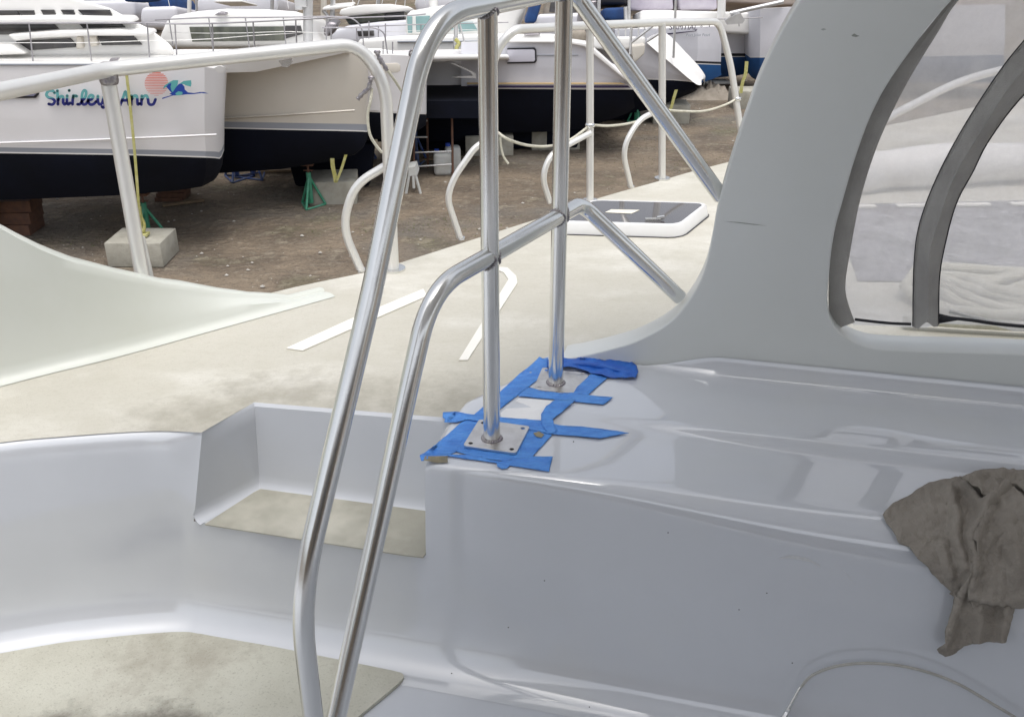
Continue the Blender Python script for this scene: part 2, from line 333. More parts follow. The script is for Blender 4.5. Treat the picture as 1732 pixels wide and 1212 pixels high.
# loose pebbles and litter on the dirt (nobody could count them)
b = MB()
for i in range(900):
    y = 7.5 + 22 * random.random() ** 1.5; x = (-9 + 19 * random.random()) * (y / 14)
    r = .008 + .022 * random.random() ** 3
    c = Vector((x, y, .01)); k = [c + Vector((math.cos(a) * r * random.uniform(.7, 1.4), math.sin(a) * r * random.uniform(.6, 1.1), 0)) for a in (0, 1.3, 2.5, 3.8, 5.1)]
    b.add(k + [c + Vector((0, 0, r * .7))], [(0, 1, 5), (1, 2, 5), (2, 3, 5), (3, 4, 5), (4, 0, 5)])
tag(b.build('gravel', 'gravel'), 'pale pebbles and litter scattered over the brown dirt', 'gravel', kind='stuff')
b = MB()
for i in range(1500):
    cx, cy, sx, sy = random.choice([(1.2, 15.2, 2.4, .8), (-.8, 14.5, 1.6, .5), (2.6, 14, 1.4, .6), (-5, 10.6, 1.2, .3), (-1, 11.2, 1.6, .5)])
    x = random.gauss(cx, sx * .5); y = random.gauss(cy, sy * .5); h = random.uniform(.008, .025); a = random.random() * 6.3
    b.add([(x, y, 0), (x + .012 * math.cos(a), y + .012 * math.sin(a), 0), (x + random.uniform(-.02, .02), y + random.uniform(-.02, .02), h)], [(0, 1, 2)])
tag(b.build('weeds', 'green'), 'low green weeds growing in patches on the dirt', 'weeds', kind='stuff')

# =================================================================== OUR BOAT (the one the camera stands on)
BZ = 2.75
boat = empty('own_boat', (0, 0, 0), 'foreground boat with cream non-skid side deck, grey gelcoat cockpit and curved cabin arch', 'boat')
A0 = Vector((-.16, 1.519, 0)); E = Vector((.974, -.226, 0)).normalized(); N = Vector((.226, .974, 0)).normalized()
def ST(s, t, z): return A0 + E * s + N * t + Vector((0, 0, z))

# cockpit wall path (top edge, plan), left to the step corner
Wp = cr([(-2.3, .75, 0), (-1.85, 1.16, 0), (-1.45, 1.41, 0), (-1.2, 1.52, 0), (-.97, 1.593, 0), (-.86, 1.615, 0), (-.76, 1.63, 0), (-.68, 1.636, 0), (-.60, 1.63, 0)], 5)
def inward(P, i):
    t = (P[min(i + 1, len(P) - 1)] - P[max(i - 1, 0)]).normalized(); return Vector((t.y, -t.x, 0))
def col(p, nrm, ztop, zs=None):
    out = []
    for z, d in [(2.745, -.004), (2.740, .004), (2.728, .010), (2.70, .012), (2.62, .014), (2.55, .016)]:
        if z <= ztop + 1e-4 or ztop > 2.6: out.append((z, d))
    return [p + nrm * d + Vector((0, 0, z)) for z, d in out]
low = [(2.55, .016), (2.49, .017), (2.43, .019), (2.39, .022), (2.36, .028), (2.338, .037), (2.322, .049), (2.311, .064), (2.304, .082), (2.3005, .105)]
b = MB()
cols = []
for i, p in enumerate(Wp):
    n = inward(Wp, i); cc = col(p, n, 2.75)
    k = sm(i, len(Wp) - 6, len(Wp) - 1)          # the step's corner leans outward towards the bottom
    for q in range(len(cc)): dz = (2.745 - cc[q].z) / .195; cc[q] = cc[q] + Vector((-.036 * k * dz, 0, 0)) + n * k * ((-.004 + .02 * dz) - [-.004, .004, .010, .012, .014, .016][q])
    cols.append(cc)
b.grid(cols)
lowp = [(p, inward(Wp, i)) for i, p in enumerate(Wp)]
cl = []
for i, (p, n) in enumerate(lowp):
    k = sm(i, len(Wp) - 6, len(Wp) - 1)
    cl.append([p + n * d + Vector((-.036 * k, 0, z)) for z, d in low])
endp = A0.copy(); st = Wp[-1] + Vector((-.036, 0, 0)); nn = Vector((-(endp - st).y, (endp - st).x, 0)).normalized() * -1
for k in range(1, 13):
    cl.append([lerp(st, endp + Vector((.0, 0, 0)), k / 12) + nn * d + Vector((0, 0, z)) for z, d in low])
b.grid(cl)
b.build('cockpit_wall', 'gel', boat, smooth=1.2, merge=True)
# sole
b = MB(); b.add([(-3, -2, 2.30), (3, -2, 2.30), (3, 1.75, 2.30), (-3, 1.75, 2.30)], [(0, 1, 2, 3)]); b.build('cockpit_sole', 'gel_sat', boat)
pp = cr([onz(*q, 2.3085) for q in [(-260, 1180), (-120, 1110), (0, 1076), (90, 1063), (200, 1059), (330, 1067), (480, 1096), (600, 1120), (668, 1134)]], 6)
pp += cr([onz(*q, 2.3085) for q in [(668, 1134), (682, 1140), (672, 1156), (600, 1216), (480, 1320)]], 6)[1:] + [onz(300, 1420, 2.3085), onz(-400, 1420, 2.3085)]
b = MB(); b.prism(pp, (0, 0, -.007)); b.build('nonskid_patch', 'sole', boat)
# step recess
TL = onz(430, 680, 2.746); TR = onz(756, 706, 2.746); BL = onz(440, 820, 2.55); BR = onz(705, 855, 2.55)
FL = Wp[-1] + inward(Wp, len(Wp) - 1) * .016 + Vector((-.036, 0, 2.55)); FR = A0 + Vector((0, 0, 2.55)) + nn * .016; TF = Wp[-1] + Vector((0, 0, 2.745)) + inward(Wp, len(Wp) - 1) * -.004
bx = (BR - BL).normalized(); BR = BL + bx * .47; TR = TL + (TR - TL).normalized() * .47
b = MB(); r_ = .02; by = Vector((-bx.y, bx.x, 0))
def rowback(u):
    T = lerp(TL, TR, u); B = lerp(BL, BR, u); o = []
    for f in [0, .03, .2, .5, .85]: o.append(lerp(T, B, f) + by * -.0 - by * (.006 if f > 0 else 0))
    for a in [15, 40, 65, 90]: o.append(B - by * (.006 + r_ * (1 - math.cos(R(a)))) + Vector((0, 0, r_ * (1 - math.sin(R(a))) + .0005)))
    return o
b.grid([rowback(k / 8) for k in range(9)])
lx = (FL - BL).normalized(); ly = Vector((lx.y * 1, -lx.x, 0)) * (1 if Vector((lx.y, -lx.x, 0)).x > 0 else -1)
def rowleft(u):
    T = lerp(TL, TF, u); B = lerp(BL, FL, u); o = []
    for f in [0, .03, .2, .5, .85]: o.append(lerp(T, B, f) + ly * (.005 if f > 0 else 0) * (1 - u))
    for a in [15, 40, 65, 90]: o.append(B + ly * (.005 * (1 - u) + r_ * (1 - math.cos(R(a)))) + Vector((0, 0, r_ * (1 - math.sin(R(a))) + .0005)))
    return o
b.grid([rowleft(k / 6) for k in range(7)])
b.add([BL, BR, FR, FL], [(0, 1, 2, 3)])
b.build('boarding_step', 'gel_sat', boat, smooth=.7)
tp = [onz(346, 886, 2.553), onz(443, 823, 2.553) , onz(700, 857, 2.553) + bx * .09, onz(690, 938, 2.553) + bx * .03, onz(684, 938, 2.553)]
b = MB(); b.prism(tp, (0, 0, -.0025)); b.build('nonskid_patch', 'deck_stain_shade', boat)

# coaming: seat-top, ridge, rolled edge, front face and cove to the sole
def coam_profile(s):
    fil = .001 + .039 * sm(s, .22, .42); d = .020 * sm(s, .22, .75); Rr = .012 + .062 * sm(s, .0, 1.15); o = []
    for a in (90, 65, 40, 20, 0): o.append((.478 - fil * (1 - math.sin(R(a))) - .0001 * (90 - a), 2.752 + fil * (1 - math.cos(R(a)))))
    o += [(.40, 2.752), (.30, 2.752), (.250, 2.7525), (.240, 2.7525 - .02 * d), (.232, 2.7515 - .15 * d), (.225, 2.7505 - .55 * d), (.217, 2.7495 - .95 * d), (.208, 2.749 - 1.04 * d), (.19, 2.7485 - d)]
    zt_ = 2.7455 - d; o += [(lerp(.19, 1.5 * Rr, f), 2.7485 - d - .003 * f) for f in (.35, .7)]
    Q = [Vector((1.5 * Rr, zt_)), Vector((.5 * Rr, zt_ - .002)), Vector((.001, zt_ - .5 * Rr)), Vector((0, zt_ - 1.5 * Rr))]; zc = zt_ - 1.5 * Rr
    for k in range(11):
        f = k / 10; v = Q[0] * (1 - f) ** 3 + Q[1] * 3 * f * (1 - f) ** 2 + Q[2] * 3 * f * f * (1 - f) + Q[3] * f ** 3; o.append((v.x, v.y))
    lean = .03 * sm(s, 0, 1.2)
    for z, q in ((2.58, .014),): o.append((-q - lean * min(1, (zc - z) / .4), z))
    for z, q in low: o.append((-q - lean * min(1, (zc - z) / .4), z))
    return o
def s_left(t, z): return .125 * sm(t, .18, .47) if z > 2.74 else 0.0
us = [0, .004, .01] + [.02 + .02 * k for k in range(5)] + [.12 + .04 * k for k in range(25)] + [1.3, 1.6, 2.0, 2.4]
b = MB(); rows = []
for s in us:
    rows.append([ST(lerp(s_left(t, z), 2.4, s / 2.4), t, z) - Vector((0, 0, .006 * (1 - sm(s, 0, .012)) if z > 2.6 else 0)) for t, z in coam_profile(s)])
b.grid(rows)
f0 = [p for p in rows[0] if p.z > 2.6]; b.grid([f0, [Vector((p.x + .001, p.y, 2.5)) for p in f0]])
coam = b.build('coaming', 'gel', boat, smooth=1.3)
dg = bpy.context.evaluated_depsgraph_get(); coam_bvh = BVHTree.FromObject(coam, dg)
def on_coam(px, py, off=0.0):
    d = ray(px, py).normalized(); h = coam_bvh.ray_cast(CAM, d)
    if h[0] is None: p = onz(px, py, 2.749); return p + Vector((0, 0, off)), Vector((0, 0, 1))
    n = h[1]; n = n if n.dot(d) < 0 else -n
    return h[0] + n * off, n

# side deck
gun = cr([(-2.3, 1.0, 0), (-1.7, 1.42, 0), (-1.16, 1.86, 0), (-.88, 2.10, 0), (-.62, 2.345, 0), (-.40, 2.49, 0), (-.307, 2.57, 0), (-.095, 2.783, 0), (.105, 2.985, 0), (.276, 3.17, 0), (.518, 3.388, 0), (.816, 3.65, 0), (1.6, 4.25, 0), (3.2, 5.2, 0), (6.5, 6.2, 0)], 5)
top = [p + Vector((0, 0, 2.746)) for p in Wp] + [TL, onz(750, 705.3, 2.746), ST(.012, .205, 2.746), ST(.05, .30, 2.746), ST(.14, .43, 2.746), ST(2.4, .43, 2.746), Vector((6.5, 1.2, 2.746))]
ring = top + [p + Vector((0, 0, 2.746)) for p in reversed(gun)]
me = bpy.data.meshes.new('side_deck'); bm = bmesh.new(); vs = [bm.verts.new((p.x, p.y, 2.746)) for p in ring]; bm.edges.ensure_lookup_table()
f = bm.faces.new(vs); bmesh.ops.triangulate(bm, faces=[f]); bmesh.ops.recalc_face_normals(bm, faces=bm.faces)
if sum(f.normal.z for f in bm.faces) < 0: bmesh.ops.reverse_faces(bm, faces=bm.faces)
bm.to_mesh(me); bm.free(); link('side_deck', me, 'deck', boat)
# hull side below the gunwale
b = MB(); rows = []
for i, p in enumerate(gun):
    n = -inward(gun, i)
    rows.append([p + n * d + Vector((0, 0, z)) for d, z in [(-.012, 2.746), (0, 2.744), (.008, 2.735), (.01, 2.70), (.03, 2.55), (.03, 2.2), (-.05, 1.2), (-.4, .35)]])
b.grid(rows); b.build('hull', 'gel_white', boat, smooth=1.0)
# smooth strips let into the non-skid
def flat(name, px, z, m, parent=boat, th=.0025):
    b = MB(); b.prism([onz(*q, z) for q in px], (0, 0, -th)); return b.build(name, m, parent)
flat('smooth_strip', [(484, 588), (512, 592), (600, 553), (722, 500), (716, 488), (590, 540)], 2.7495, 'strip')
flat('smooth_strip', [(776, 608), (791, 608), (875, 478), (873, 466), (858, 452), (842, 451), (842, 456), (852, 460), (860, 472)], 2.7495, 'strip')
# left wing bulwark
wb = cr([(-1.95, 1.12, 0), (-1.55, 1.44, 0), (-1.078, 1.823, 0), (-.881, 1.966, 0), (-.662, 2.146, 0), (-.53, 2.255, 0), (-.455, 2.318, 0)], 6)
tpx = cr([(-700, 60, 0), (-420, 180, 0), (-150, 300, 0), (0, 381, 0), (81, 424, 0), (162, 450, 0), (242, 468, 0), (323, 484, 0), (384, 494, 0), (450, 499, 0), (520, 501, 0), (566, 502, 0)], 8)
b = MB(); rows = []
for i, p in enumerate(wb):
    n = inward(wb, i)        # towards the cockpit
    base = p - n * .02
    # height where the photographed top outline crosses this vertical line
    best = None
    for q in tpx:
        h = onp(q.x, q.y, base - n * .03, n); d = (Vector((h.x, h.y, 0)) - base).length
        if best is None or d < best[0]: best = (d, h.z)
    zt = max(2.756, best[1]) if i < len(wb) - 1 else 2.752
    H = zt - 2.75; r = min(.03, H * .6); o = [p + n * .004 + Vector((0, 0, 2.7475))]
    for a in (20, 40, 60, 90): o.append(base + n * (.02 + .0) * (1 - math.sin(R(a))) * 1.2 + Vector((0, 0, 2.749 + r * (1 - math.cos(R(a))))))
    for f in (.3, .5, .7, .9): o.append(base - n * (.03 * f) + Vector((0, 0, lerp(2.749 + r, zt - .008, f))))
    w_ = (.004 + .008 * min(1, (len(wb) - 1 - i) / 6)) + .03 * sm(H, 0, .12)
    o += [base - n * .030 + Vector((0, 0, zt - .004)), base - n * .036 + Vector((0, 0, zt)), base - n * (.036 + w_ * .8) + Vector((0, 0, zt)), base - n * (.04 + w_) + Vector((0, 0, zt - .006)), base - n * (.05 + w_) + Vector((0, 0, 2.70))]
    rows.append(o)
b.grid(rows); b.build('bulwark', 'gel_wing', boat, smooth=.9)
# curved arch panel with its window opening
AO = ST(0, .48, 0); AN = N
def arch2(px, py, off=0.0):
    p = onp(px, py, AO + N * off, N); q = p - AO; return (q.dot(E), p.z)
outer = cr([(*arch2(*q), 0) for q in [(958, 606), (978, 603), (1026, 592), (1078, 576), (1130, 547), (1165, 509), (1189, 464), (1202, 415), (1212, 360), (1230, 291), (1264, 187), (1294, 109), (1353, 0), (1460, -150), (1620, -300), (1900, -430), (2600, -560)]], 5)
outer = [(p.x, p.y) for p in outer] + [(4.6, 4.38), (4.6, 2.70), (.05, 2.70)]
hole = cr([(*arch2(*q), 0) for q in [(1400, 505), (1405, 436), (1413, 386), (1425, 342), (1447, 267), (1477, 188), (1520, 115), (1611, 0), (1760, -130), (2000, -210), (2300, -230), (2430, -150), (2450, 200), (2430, 560), (2330, 640), (2000, 622), (1732, 600), (1522, 593), (1462, 586), (1425, 567), (1405, 540)]], 5, True)
hole = [(p.x, p.y) for p in hole]
arch = fill2d(outer, [hole], .04, AO + N * .04, E, (0, 0, 1), 'cabin_arch', 'gel_arch', boat, bev=.004, smooth=.6)
# small marks on the arch face and the wing
def plane_mark(name, px, off, m, p0=AO, n=N):
    b = MB(); b.add([onp(x, y, p0 + n * off, n) for x, y in px], [tuple(range(len(px)))]); return b.build(name, m, boat)
M['mark'] = mat('grime_mark', (.22, .24, .21), .7, col2=(.34, .36, .33), scale=90, amt=.9)
M['mark_soft'] = mat('soft_grime', (.40, .43, .41), .6, col2=(.48, .51, .49), scale=60, amt=1)
plane_mark('grime_mark', [(1440, 60), (1445, 57), (1450, 60), (1454, 61), (1448, 63), (1442, 62)], -.0006, 'mark')
plane_mark('grime_mark', [(1388, 50), (1393, 48), (1398, 50), (1392, 52)], -.0006, 'mark_soft')
plane_mark('scratch', [(1222, 374), (1250, 376), (1275, 379), (1298, 382), (1275, 380.3), (1250, 377.2)], -.0006, 'mark')
# hardtop over the cockpit, carried by the arch; unseen, outline shaped for shade
b = MB(); b.prism([(-.75, -1.2, 4.4), (-.65, .9, 4.4), (.1, 1.2, 4.4), (.3, 1.85, 4.4), (4.4, .93, 4.4), (4.4, -1.2, 4.4)], (0, 0, .08)); b.build('hardtop', 'gel_white', boat, bevel=.03)
b = MB(); b.box((.9, -2.35, 3.25), (5.2, .12, 1.9)); b.build('unseen_bulkhead', 'wood', boat, bevel=.02)  # unseen bulkhead behind the camera, added as something dark for the steel to reflect
b = MB(); b.box((.9, -2.28, 3.25), (.75, .02, 1.75)); b.box((2.2, -2.28, 3.6), (1.1, .02, .6)); b.box((-.1, -2.28, 3.6), (.9, .02, .6)); b.build('unseen_dark_panels', 'win', boat)  # dark panels out of view, added for the same reflections
# window: vinyl, border, zip flap
vo = .055
def v2(px, py, off=vo): p = onp(px, py, AO + N * off, N); return p
vin = MB(); 
lb = cr([(*q, 0) for q in [(1443, 539), (1428, 500), (1438, 421), (1452, 347), (1472, 277), (1497, 213), (1537, 134), (1586, 54), (1621, 0), (1720, -110)]], 5)
bot = [(1443, 539), (1541, 547), (1590, 524), (1650, 538), (1732, 550), (2000, 575), (2440, 590)]
vo_pts = [v2(p.x, p.y) for p in lb] + [v2(1900, -190), v2(2300, -215), v2(2440, -100)] + [v2(*q) for q in reversed(bot)]
# wavy sheet: triangulated fan would be flat, so use a grid between left and right boundary
rows = []
for i in range(25):
    f = i / 24; row = []
    # f=0 top, 1 bottom ; left edge from lb reversed
    L = lb[int(round((1 - f) * (len(lb) - 1)))]
    for j in range(31):
        u = j / 30; x = lerp(L.x, 2440, u ** 1.3)
        ybot = 549 + (x - 1443) * .04; y = lerp(L.y, lerp(-200, ybot, f), min(1, u * 2.2)) if f < 1 else ybot + (-8 if 1590 < x < 1700 else 0)
        p = v2(x, y, vo + .006 * math.sin(x * .021 + y * .008) * (1 if 0 < i < 24 else .3)); row.append(p)
    rows.append(row)
vin.grid(rows); vin.build('window_vinyl', 'vinyl', boat, smooth=3.2)
bl_out = [(1404, 560), (1401, 500), (1404, 436), (1411, 386), (1422, 342), (1444, 267), (1474, 188), (1517, 115), (1608, 0), (1700, -110)]
bl_in = [(1446, 545), (1430, 490), (1439, 421), (1453, 347), (1473, 277), (1498, 213), (1538, 134), (1587, 54), (1622, 0), (1724, -110)]
a1 = cr([(*q, 0) for q in bl_out], 5); a2 = cr([(*q, 0) for q in bl_in], 5)
b = MB(); b.grid([[v2(p.x, p.y, .045), v2(lerp(p.x, q.x, .5), lerp(p.y, q.y, .5), .040), v2(lerp(p.x, q.x, .88), lerp(p.y, q.y, .88), .042), v2(q.x, q.y, .048), v2(q.x, q.y, .053)] for p, q in zip(a1, a2)])
b.build('fabric_border', 'canvas', boat, smooth=.6)
fl = [(1544, 552), (1546, 445), (1556, 376), (1586, 297), (1631, 213), (1685, 129), (1732, 69), (1830, -40)]
fr = [(1588, 548), (1589, 475), (1597, 421), (1617, 346), (1646, 290), (1676, 233), (1740, 152), (1880, 20)]
a1 = cr([(*q, 0) for q in fl], 6); a2 = cr([(*q, 0) for q in fr], 6)
b = MB(); rows = []
for k, (p, q) in enumerate(zip(a1, a2)):
    row = []
    for f, o in [(0, .05), (.04, .036), (.2, .03), (.4, .027), (.5, .022), (.56, .013), (.62, .020), (.8, .028), (.95, .034), (1, .05)]:
        f2 = f + (.03 * math.sin(k * .5) if .3 < f < .7 else 0); pp_ = v2(lerp(p.x, q.x, f2), lerp(p.y, q.y, f2) + (5 * math.sin(f * 9) if k == 0 else 0), o + .002 * math.sin(k * .9 + f * 5)); row.append(pp_)
    rows.append(row)
b.grid(rows); flap = b.build('zip_flap', 'canvas', boat, smooth=1.2)
b = MB()
for a_, o in ((a1, .034), (a2, .036)): b.tube([v2(p.x, p.y, o) for p in a_], .0012, 5)
b.tube([v2(p.x, p.y, .038) for p in cr([(*q, 0) for q in [(1446, 540), (1500, 546), (1541, 548)]], 6)], .003, 6)
b.tube([v2(p.x, p.y, .038) for p in cr([(*q, 0) for q in [(1590, 536), (1640, 541), (1690, 548), (1780, 556)]], 6)], .0035, 6)
b.build('edge_piping', 'black', boat, smooth=3.2)
b = MB(); b.add([v2(1588, 530, .052), v2(1630, 540, .052), v2(1588, 547, .05)], [(0, 1, 2)]); b.build('window_gap_cover', 'black', boat)
b = MB(); b.tube([v2(p.x + 6, p.y, .056) for p in cr([(*q, 0) for q in [(1600, 526), (1660, 541), (1732, 551), (1900, 568)]], 6)], .004, 6); b.build('window_hem', 'rail', boat, smooth=3.2)

# deck hatch
hz = 2.746
hp = [onz(*q, 2.785) for q in [(966, 371), (1134, 376), (1184, 345), (1006, 341)]]
cen = sum(hp, Vector()) / 4
hx = (hp[1] - hp[0]).normalized(); hy = ((hp[2] - hp[1]) + (hp[3] - hp[0])).normalized()
wd = .31; dp = .19
def hrect(wx, wy, z, r=.03, cx=0, cy=0):
    o = []
    for (sx, sy, a0) in [(1, 1, 0), (-1, 1, 90), (-1, -1, 180), (1, -1, 270)]:
        for a in (0, 30, 60, 90): 
            o.append(Vector((cen.x, cen.y, z)) + hx * (cx + sx * (wx - r) + r * math.cos(R(a0 + a))) + hy * (cy + sy * (wy - r) + r * math.sin(R(a0 + a))))
    return o
cen = Vector(((hp[0].x + hp[1].x + hp[2].x + hp[3].x) / 4, (hp[0].y + hp[2].y) / 2, 0))
hw = (hp[1] - hp[0] + hp[2] - hp[3]).length / 4 + .018; hd = (hp[2] - hp[1]).length / 2 + .008
hatch = MB(); b = hatch
b.grid([hrect(hw + .020, hd + .020, 2.747, .04), hrect(hw + .019, hd + .019, 2.755, .04), hrect(hw + .014, hd + .014, 2.778, .035), hrect(hw + .008, hd + .008, 2.785, .03), hrect(hw + .001, hd + .001, 2.785, .03), hrect(hw - .002, hd - .002, 2.780, .03)], closed=True)
hobj = b.build('deck_hatch', 'gel_white', boat, smooth=.8)
b = MB(); b.prism(hrect(hw, hd, 2.7845, .028), (0, 0, -.006)); b.build('hatch_lid', 'glass_dark', hobj)
b = MB(); b.prism(hrect(hw + .024, hd + .024, 2.7485, .045), (0, 0, -.002)); b.build('hatch_gasket', 'black', hobj)
b = MB(); b.prism([onz(*q, 2.786) for q in [(1023, 359), (1068, 361), (1082, 355), (1034, 354)]], (0, 0, -.001)); b.build('paper_label', 'paper', hobj)
b = MB(); hb = onz(1104, 371, 2.788); b.box(hb, (.045, .012, .008)); b.tube([hb + Vector((.012, 0, .004)), hb + Vector((.035, .004, .006))], .006, 8); b.build('hatch_handle', 'steel', hobj, smooth=.7)
b = MB(); b.prism([onz(*q, 2.7495) for q in [(1140, 396), (1152, 396), (1198, 364), (1192, 362)]], (0, 0, -.002)); b.build('smooth_strip', 'strip', boat)

# gunwale rails --------------------------------------------------------
def gpoint(px, py): return onz(px, py, 2.746)
def plane_pt(px, py, g0, g1):
    d = (g1 - g0).normalized(); return onp(px, py, g0, Vector((d.y, -d.x, 0)))
gl = [ony(-160, 188, 1.55), ony(-60, 168, 1.75), ony(180, 118, 2.13), ony(400, 96, 2.33), ony(588, 82, 2.47)]
Ab = gpoint(665, 456)
rp = bend([gl[0], gl[2] , ony(606, 74, 2.49), ony(652, 140, 2.49), Ab], [.05, .075, .12], 10)
rails = empty
o_rail = tube_obj('guard_rail', rp, .016, 'rail', boat)
def foot(p, r=.03, parent=None):
    b = MB(); b.tube([p, p + Vector((0, 0, .006))], r, 18); return b.build('rail_foot', 'steel', parent, smooth=.7)
tube_obj('stanchion', [ony(180, 119, 2.13), onp(241, 470, Vector((0, 2.13, 0)), Vector((0, 1, 0))), ony(251, 520, 2.13)], .0165, 'rail', o_rail)
tube_obj('stanchion', [ony(243, 400, 2.2), ony(262, 520, 2.2)], [.003, .014], 'rail', o_rail)
def collar(c, r, h, axis, parent, m='weld'):
    b = MB(); a = Vector(axis).normalized(); b.tube([Vector(c) - a * h, Vector(c) - a * h * .4, Vector(c) + a * h * .4, Vector(c) + a * h], [r * .96, r * 1.1, r * 1.08, r * .94], 16); return b.build('weld_joint', m, parent, smooth=3.2)
collar(ony(182, 121, 2.13), .0185, .016, ony(400, 96, 2.33) - ony(180, 118, 2.13), o_rail)
collar(ony(184, 133, 2.13), .0180, .012, (0, 0, 1), o_rail)
foot(Ab, .034, o_rail)
gd = Vector((.70, .71, 0))
def brace(pts, g0, g1, r, parent):
    return tube_obj('rail_brace', bend([plane_pt(*q, g0, g1) for q in pts], .06, 8), r, 'rail', parent)
brace([(652, 281), (600, 312), (578, 383), (611, 458)], gpoint(614, 458), Ab, .0115, o_rail)
foot(gpoint(611, 458), .014, o_rail)
# second rail
R2 = [(828, 401), (826, 240)]
B0 = gpoint(828, 399); B1 = gpoint(998, 341); B2 = gpoint(1120, 303); B3 = gpoint(1256, 264)
def over(p, px, py): return onp(px, py, p, Vector((0, 1, 0)))
rp = bend([B0, over(B0, 829, 160), over(B0, 836, 90), over(B0, 866, 50), over(B1, 998, 43), over(B2, 1120, 38), over(B3, 1217, 37), over(B3, 1236, 110), over(B3, 1252, 215), B3 + Vector((.02, 0, 0))], [.05, .06, .07, .05, .05, .05, .05, .02], 8)
o_r2 = tube_obj('guard_rail', rp, .0125, 'rail', boat)
tube_obj('stanchion', [over(B1, 998, 45), B1], .0120, 'rail', o_r2); tube_obj('stanchion', [over(B2, 1120, 40), B2], .0125, 'rail', o_r2)
foot(B1, .028, o_r2); foot(B2, .028, o_r2)
brace([(822, 238), (803, 250), (768, 300), (756, 335), (778, 402)], gpoint(778, 405), B0, .0095, o_r2); foot(gpoint(779, 404), .013, o_r2)
brace([(998, 225), (930, 262), (917, 300), (930, 342)], gpoint(930, 362), B1, .0095, o_r2)
brace([(1112, 188), (1080, 202), (1052, 252), (1067, 316)], gpoint(1067, 318), B2, .0095, o_r2); foot(gpoint(1067, 317), .013, o_r2)
for p, px, py in ((B1, 998, 212), (B3, 1247, 167)): collar(over(p, px, py), .0145, .007, (0, 0, 1), o_r2, 'steel')

# =================================================================== THE LOOSE STAINLESS HANDRAIL (standing on its plates)
z0 = 2.749
P1 = onz(832, 742, z0 + .004); P2 = onz(940, 648, z0 + .004); D = (P2 - P1).normalized(); HN = Vector((D.y, -D.x, 0))
hr = empty('handrail', P1, 'bright stainless steel handrail with two posts on square plates, standing over the boarding step', 'handrail')
def hp_(px, py): return onp(px, py, P1, HN)
TR_ = .016
archp = lambda px, py, off: onp(px, py, AO + N * off, N)
zt = 2.75 + .778; zm = 2.75 + .366
t1 = hp_(828, 11); t2 = hp_(940, -13)
ptop = [hp_(540, 1400), hp_(529, 1206), hp_(508, 1000), hp_(557, 780), hp_(628, 495), hp_(724, 28), t1, t2, hp_(966, -19), archp(1217, 330, .05)]
path = [ptop[0], ptop[1]] + bend([ptop[1], hp_(506, 1010), hp_(629, 493), hp_(724, 28), hp_(966, -19), archp(1219, 332, .05)], [.10, .02, .10, .03], 12)[1:]
top_rail = tube_obj('top_rail', path, TR_, 'steel', hr, 24)
m1 = hp_(827, 437); m2 = hp_(938, 370)
path = bend([hp_(540, 1340), hp_(570, 1206), hp_(690, 660), hp_(729, 490), hp_(983, 344), archp(1150, 503, .05)], [.02, .02, .085, .03], 12)
mid_rail = tube_obj('mid_rail', path, TR_, 'steel', hr, 24)
for P, tpt, mpt, corners in ((P1, t1, m1, [(779, 750), (863, 762), (899.5, 725), (821, 714)]), (P2, t2, m2, [(895, 655.6), (975, 663), (1003, 633), (927, 625)])):
    post = tube_obj('post', [P, Vector((P.x, P.y, tpt.z))], .0158, 'steel', hr, 24)
    cs = [onz(*q, z0 + .004) for q in corners]; c = sum(cs, Vector()) / 4
    ex = ((cs[1] - cs[0]) + (cs[2] - cs[3])).normalized(); ey = Vector((-ex.y, ex.x, 0)); hwid = .0515; cr_ = .006
    sq = []
    for sx, sy, a0 in [(1, 1, 0), (-1, 1, 90), (-1, -1, 180), (1, -1, 270)]:
        for a in (0, 30, 60, 90): sq.append((sx * (hwid - cr_) + cr_ * math.cos(R(a0 + a)), sy * (hwid - cr_) + cr_ * math.sin(R(a0 + a))))
    hol = [[(sx * .040 + .0042 * math.cos(k * math.pi / 8), sy * .040 + .0042 * math.sin(k * math.pi / 8)) for k in range(16)] for sx in (-1, 1) for sy in (-1, 1)]
    pl = fill2d(sq, hol, .0024, Vector((c.x, c.y, z0 + .0032)), ex, ey, 'base_plate', 'plate', hr, bev=.0006)
    for sx in (-1, 1):
        for sy in (-1, 1):
            b = MB(); q = c + ex * sx * .040 + ey * sy * .040; b.tube([Vector((q.x, q.y, z0 + .0006)), Vector((q.x, q.y, z0 + .0012))], .0041, 12); b.build('bolt_hole', 'hole', pl)
    # weld beads
    b = MB()
    for k in range(22):
        a = 2 * math.pi * k / 22; q = Vector((P.x + math.cos(a) * .0172, P.y + math.sin(a) * .0172, z0 + .0058)); blob(b, q, .0034 + .001 * random.random(), n=4)
    b.build('weld_bead', 'weld', hr, smooth=3.2)
    for q in (tpt, mpt):
        b = MB()
        ax = Vector((0, 0, 1)) if q is tpt else D
        for k in range(26):
            a = 2 * math.pi * k / 26
            if q is tpt:
                w1 = Vector((math.cos(a), math.sin(a), 0)) * .0166; dd = abs(w1.dot(HN)); z = -math.sqrt(max(0, .0168 ** 2 - dd ** 2)) * .9
                blob(b, Vector((P.x, P.y, q.z)) + w1 + Vector((0, 0, z)), .0026, n=3)
            else:
                for sg in (-1, 1):
                    w1 = (HN * math.cos(a) + Vector((0, 0, 1)) * math.sin(a)) * .0164; dd = abs(w1.dot(HN)); l = math.sqrt(max(0, .0172 ** 2 - dd ** 2)) + .001
                    blob(b, Vector((P.x, P.y, q.z)) + w1 + D * sg * l, .0025, n=3)
        b.build('weld_bead', 'weld', hr, smooth=3.2)
# short clamp of the middle rail either side of the posts

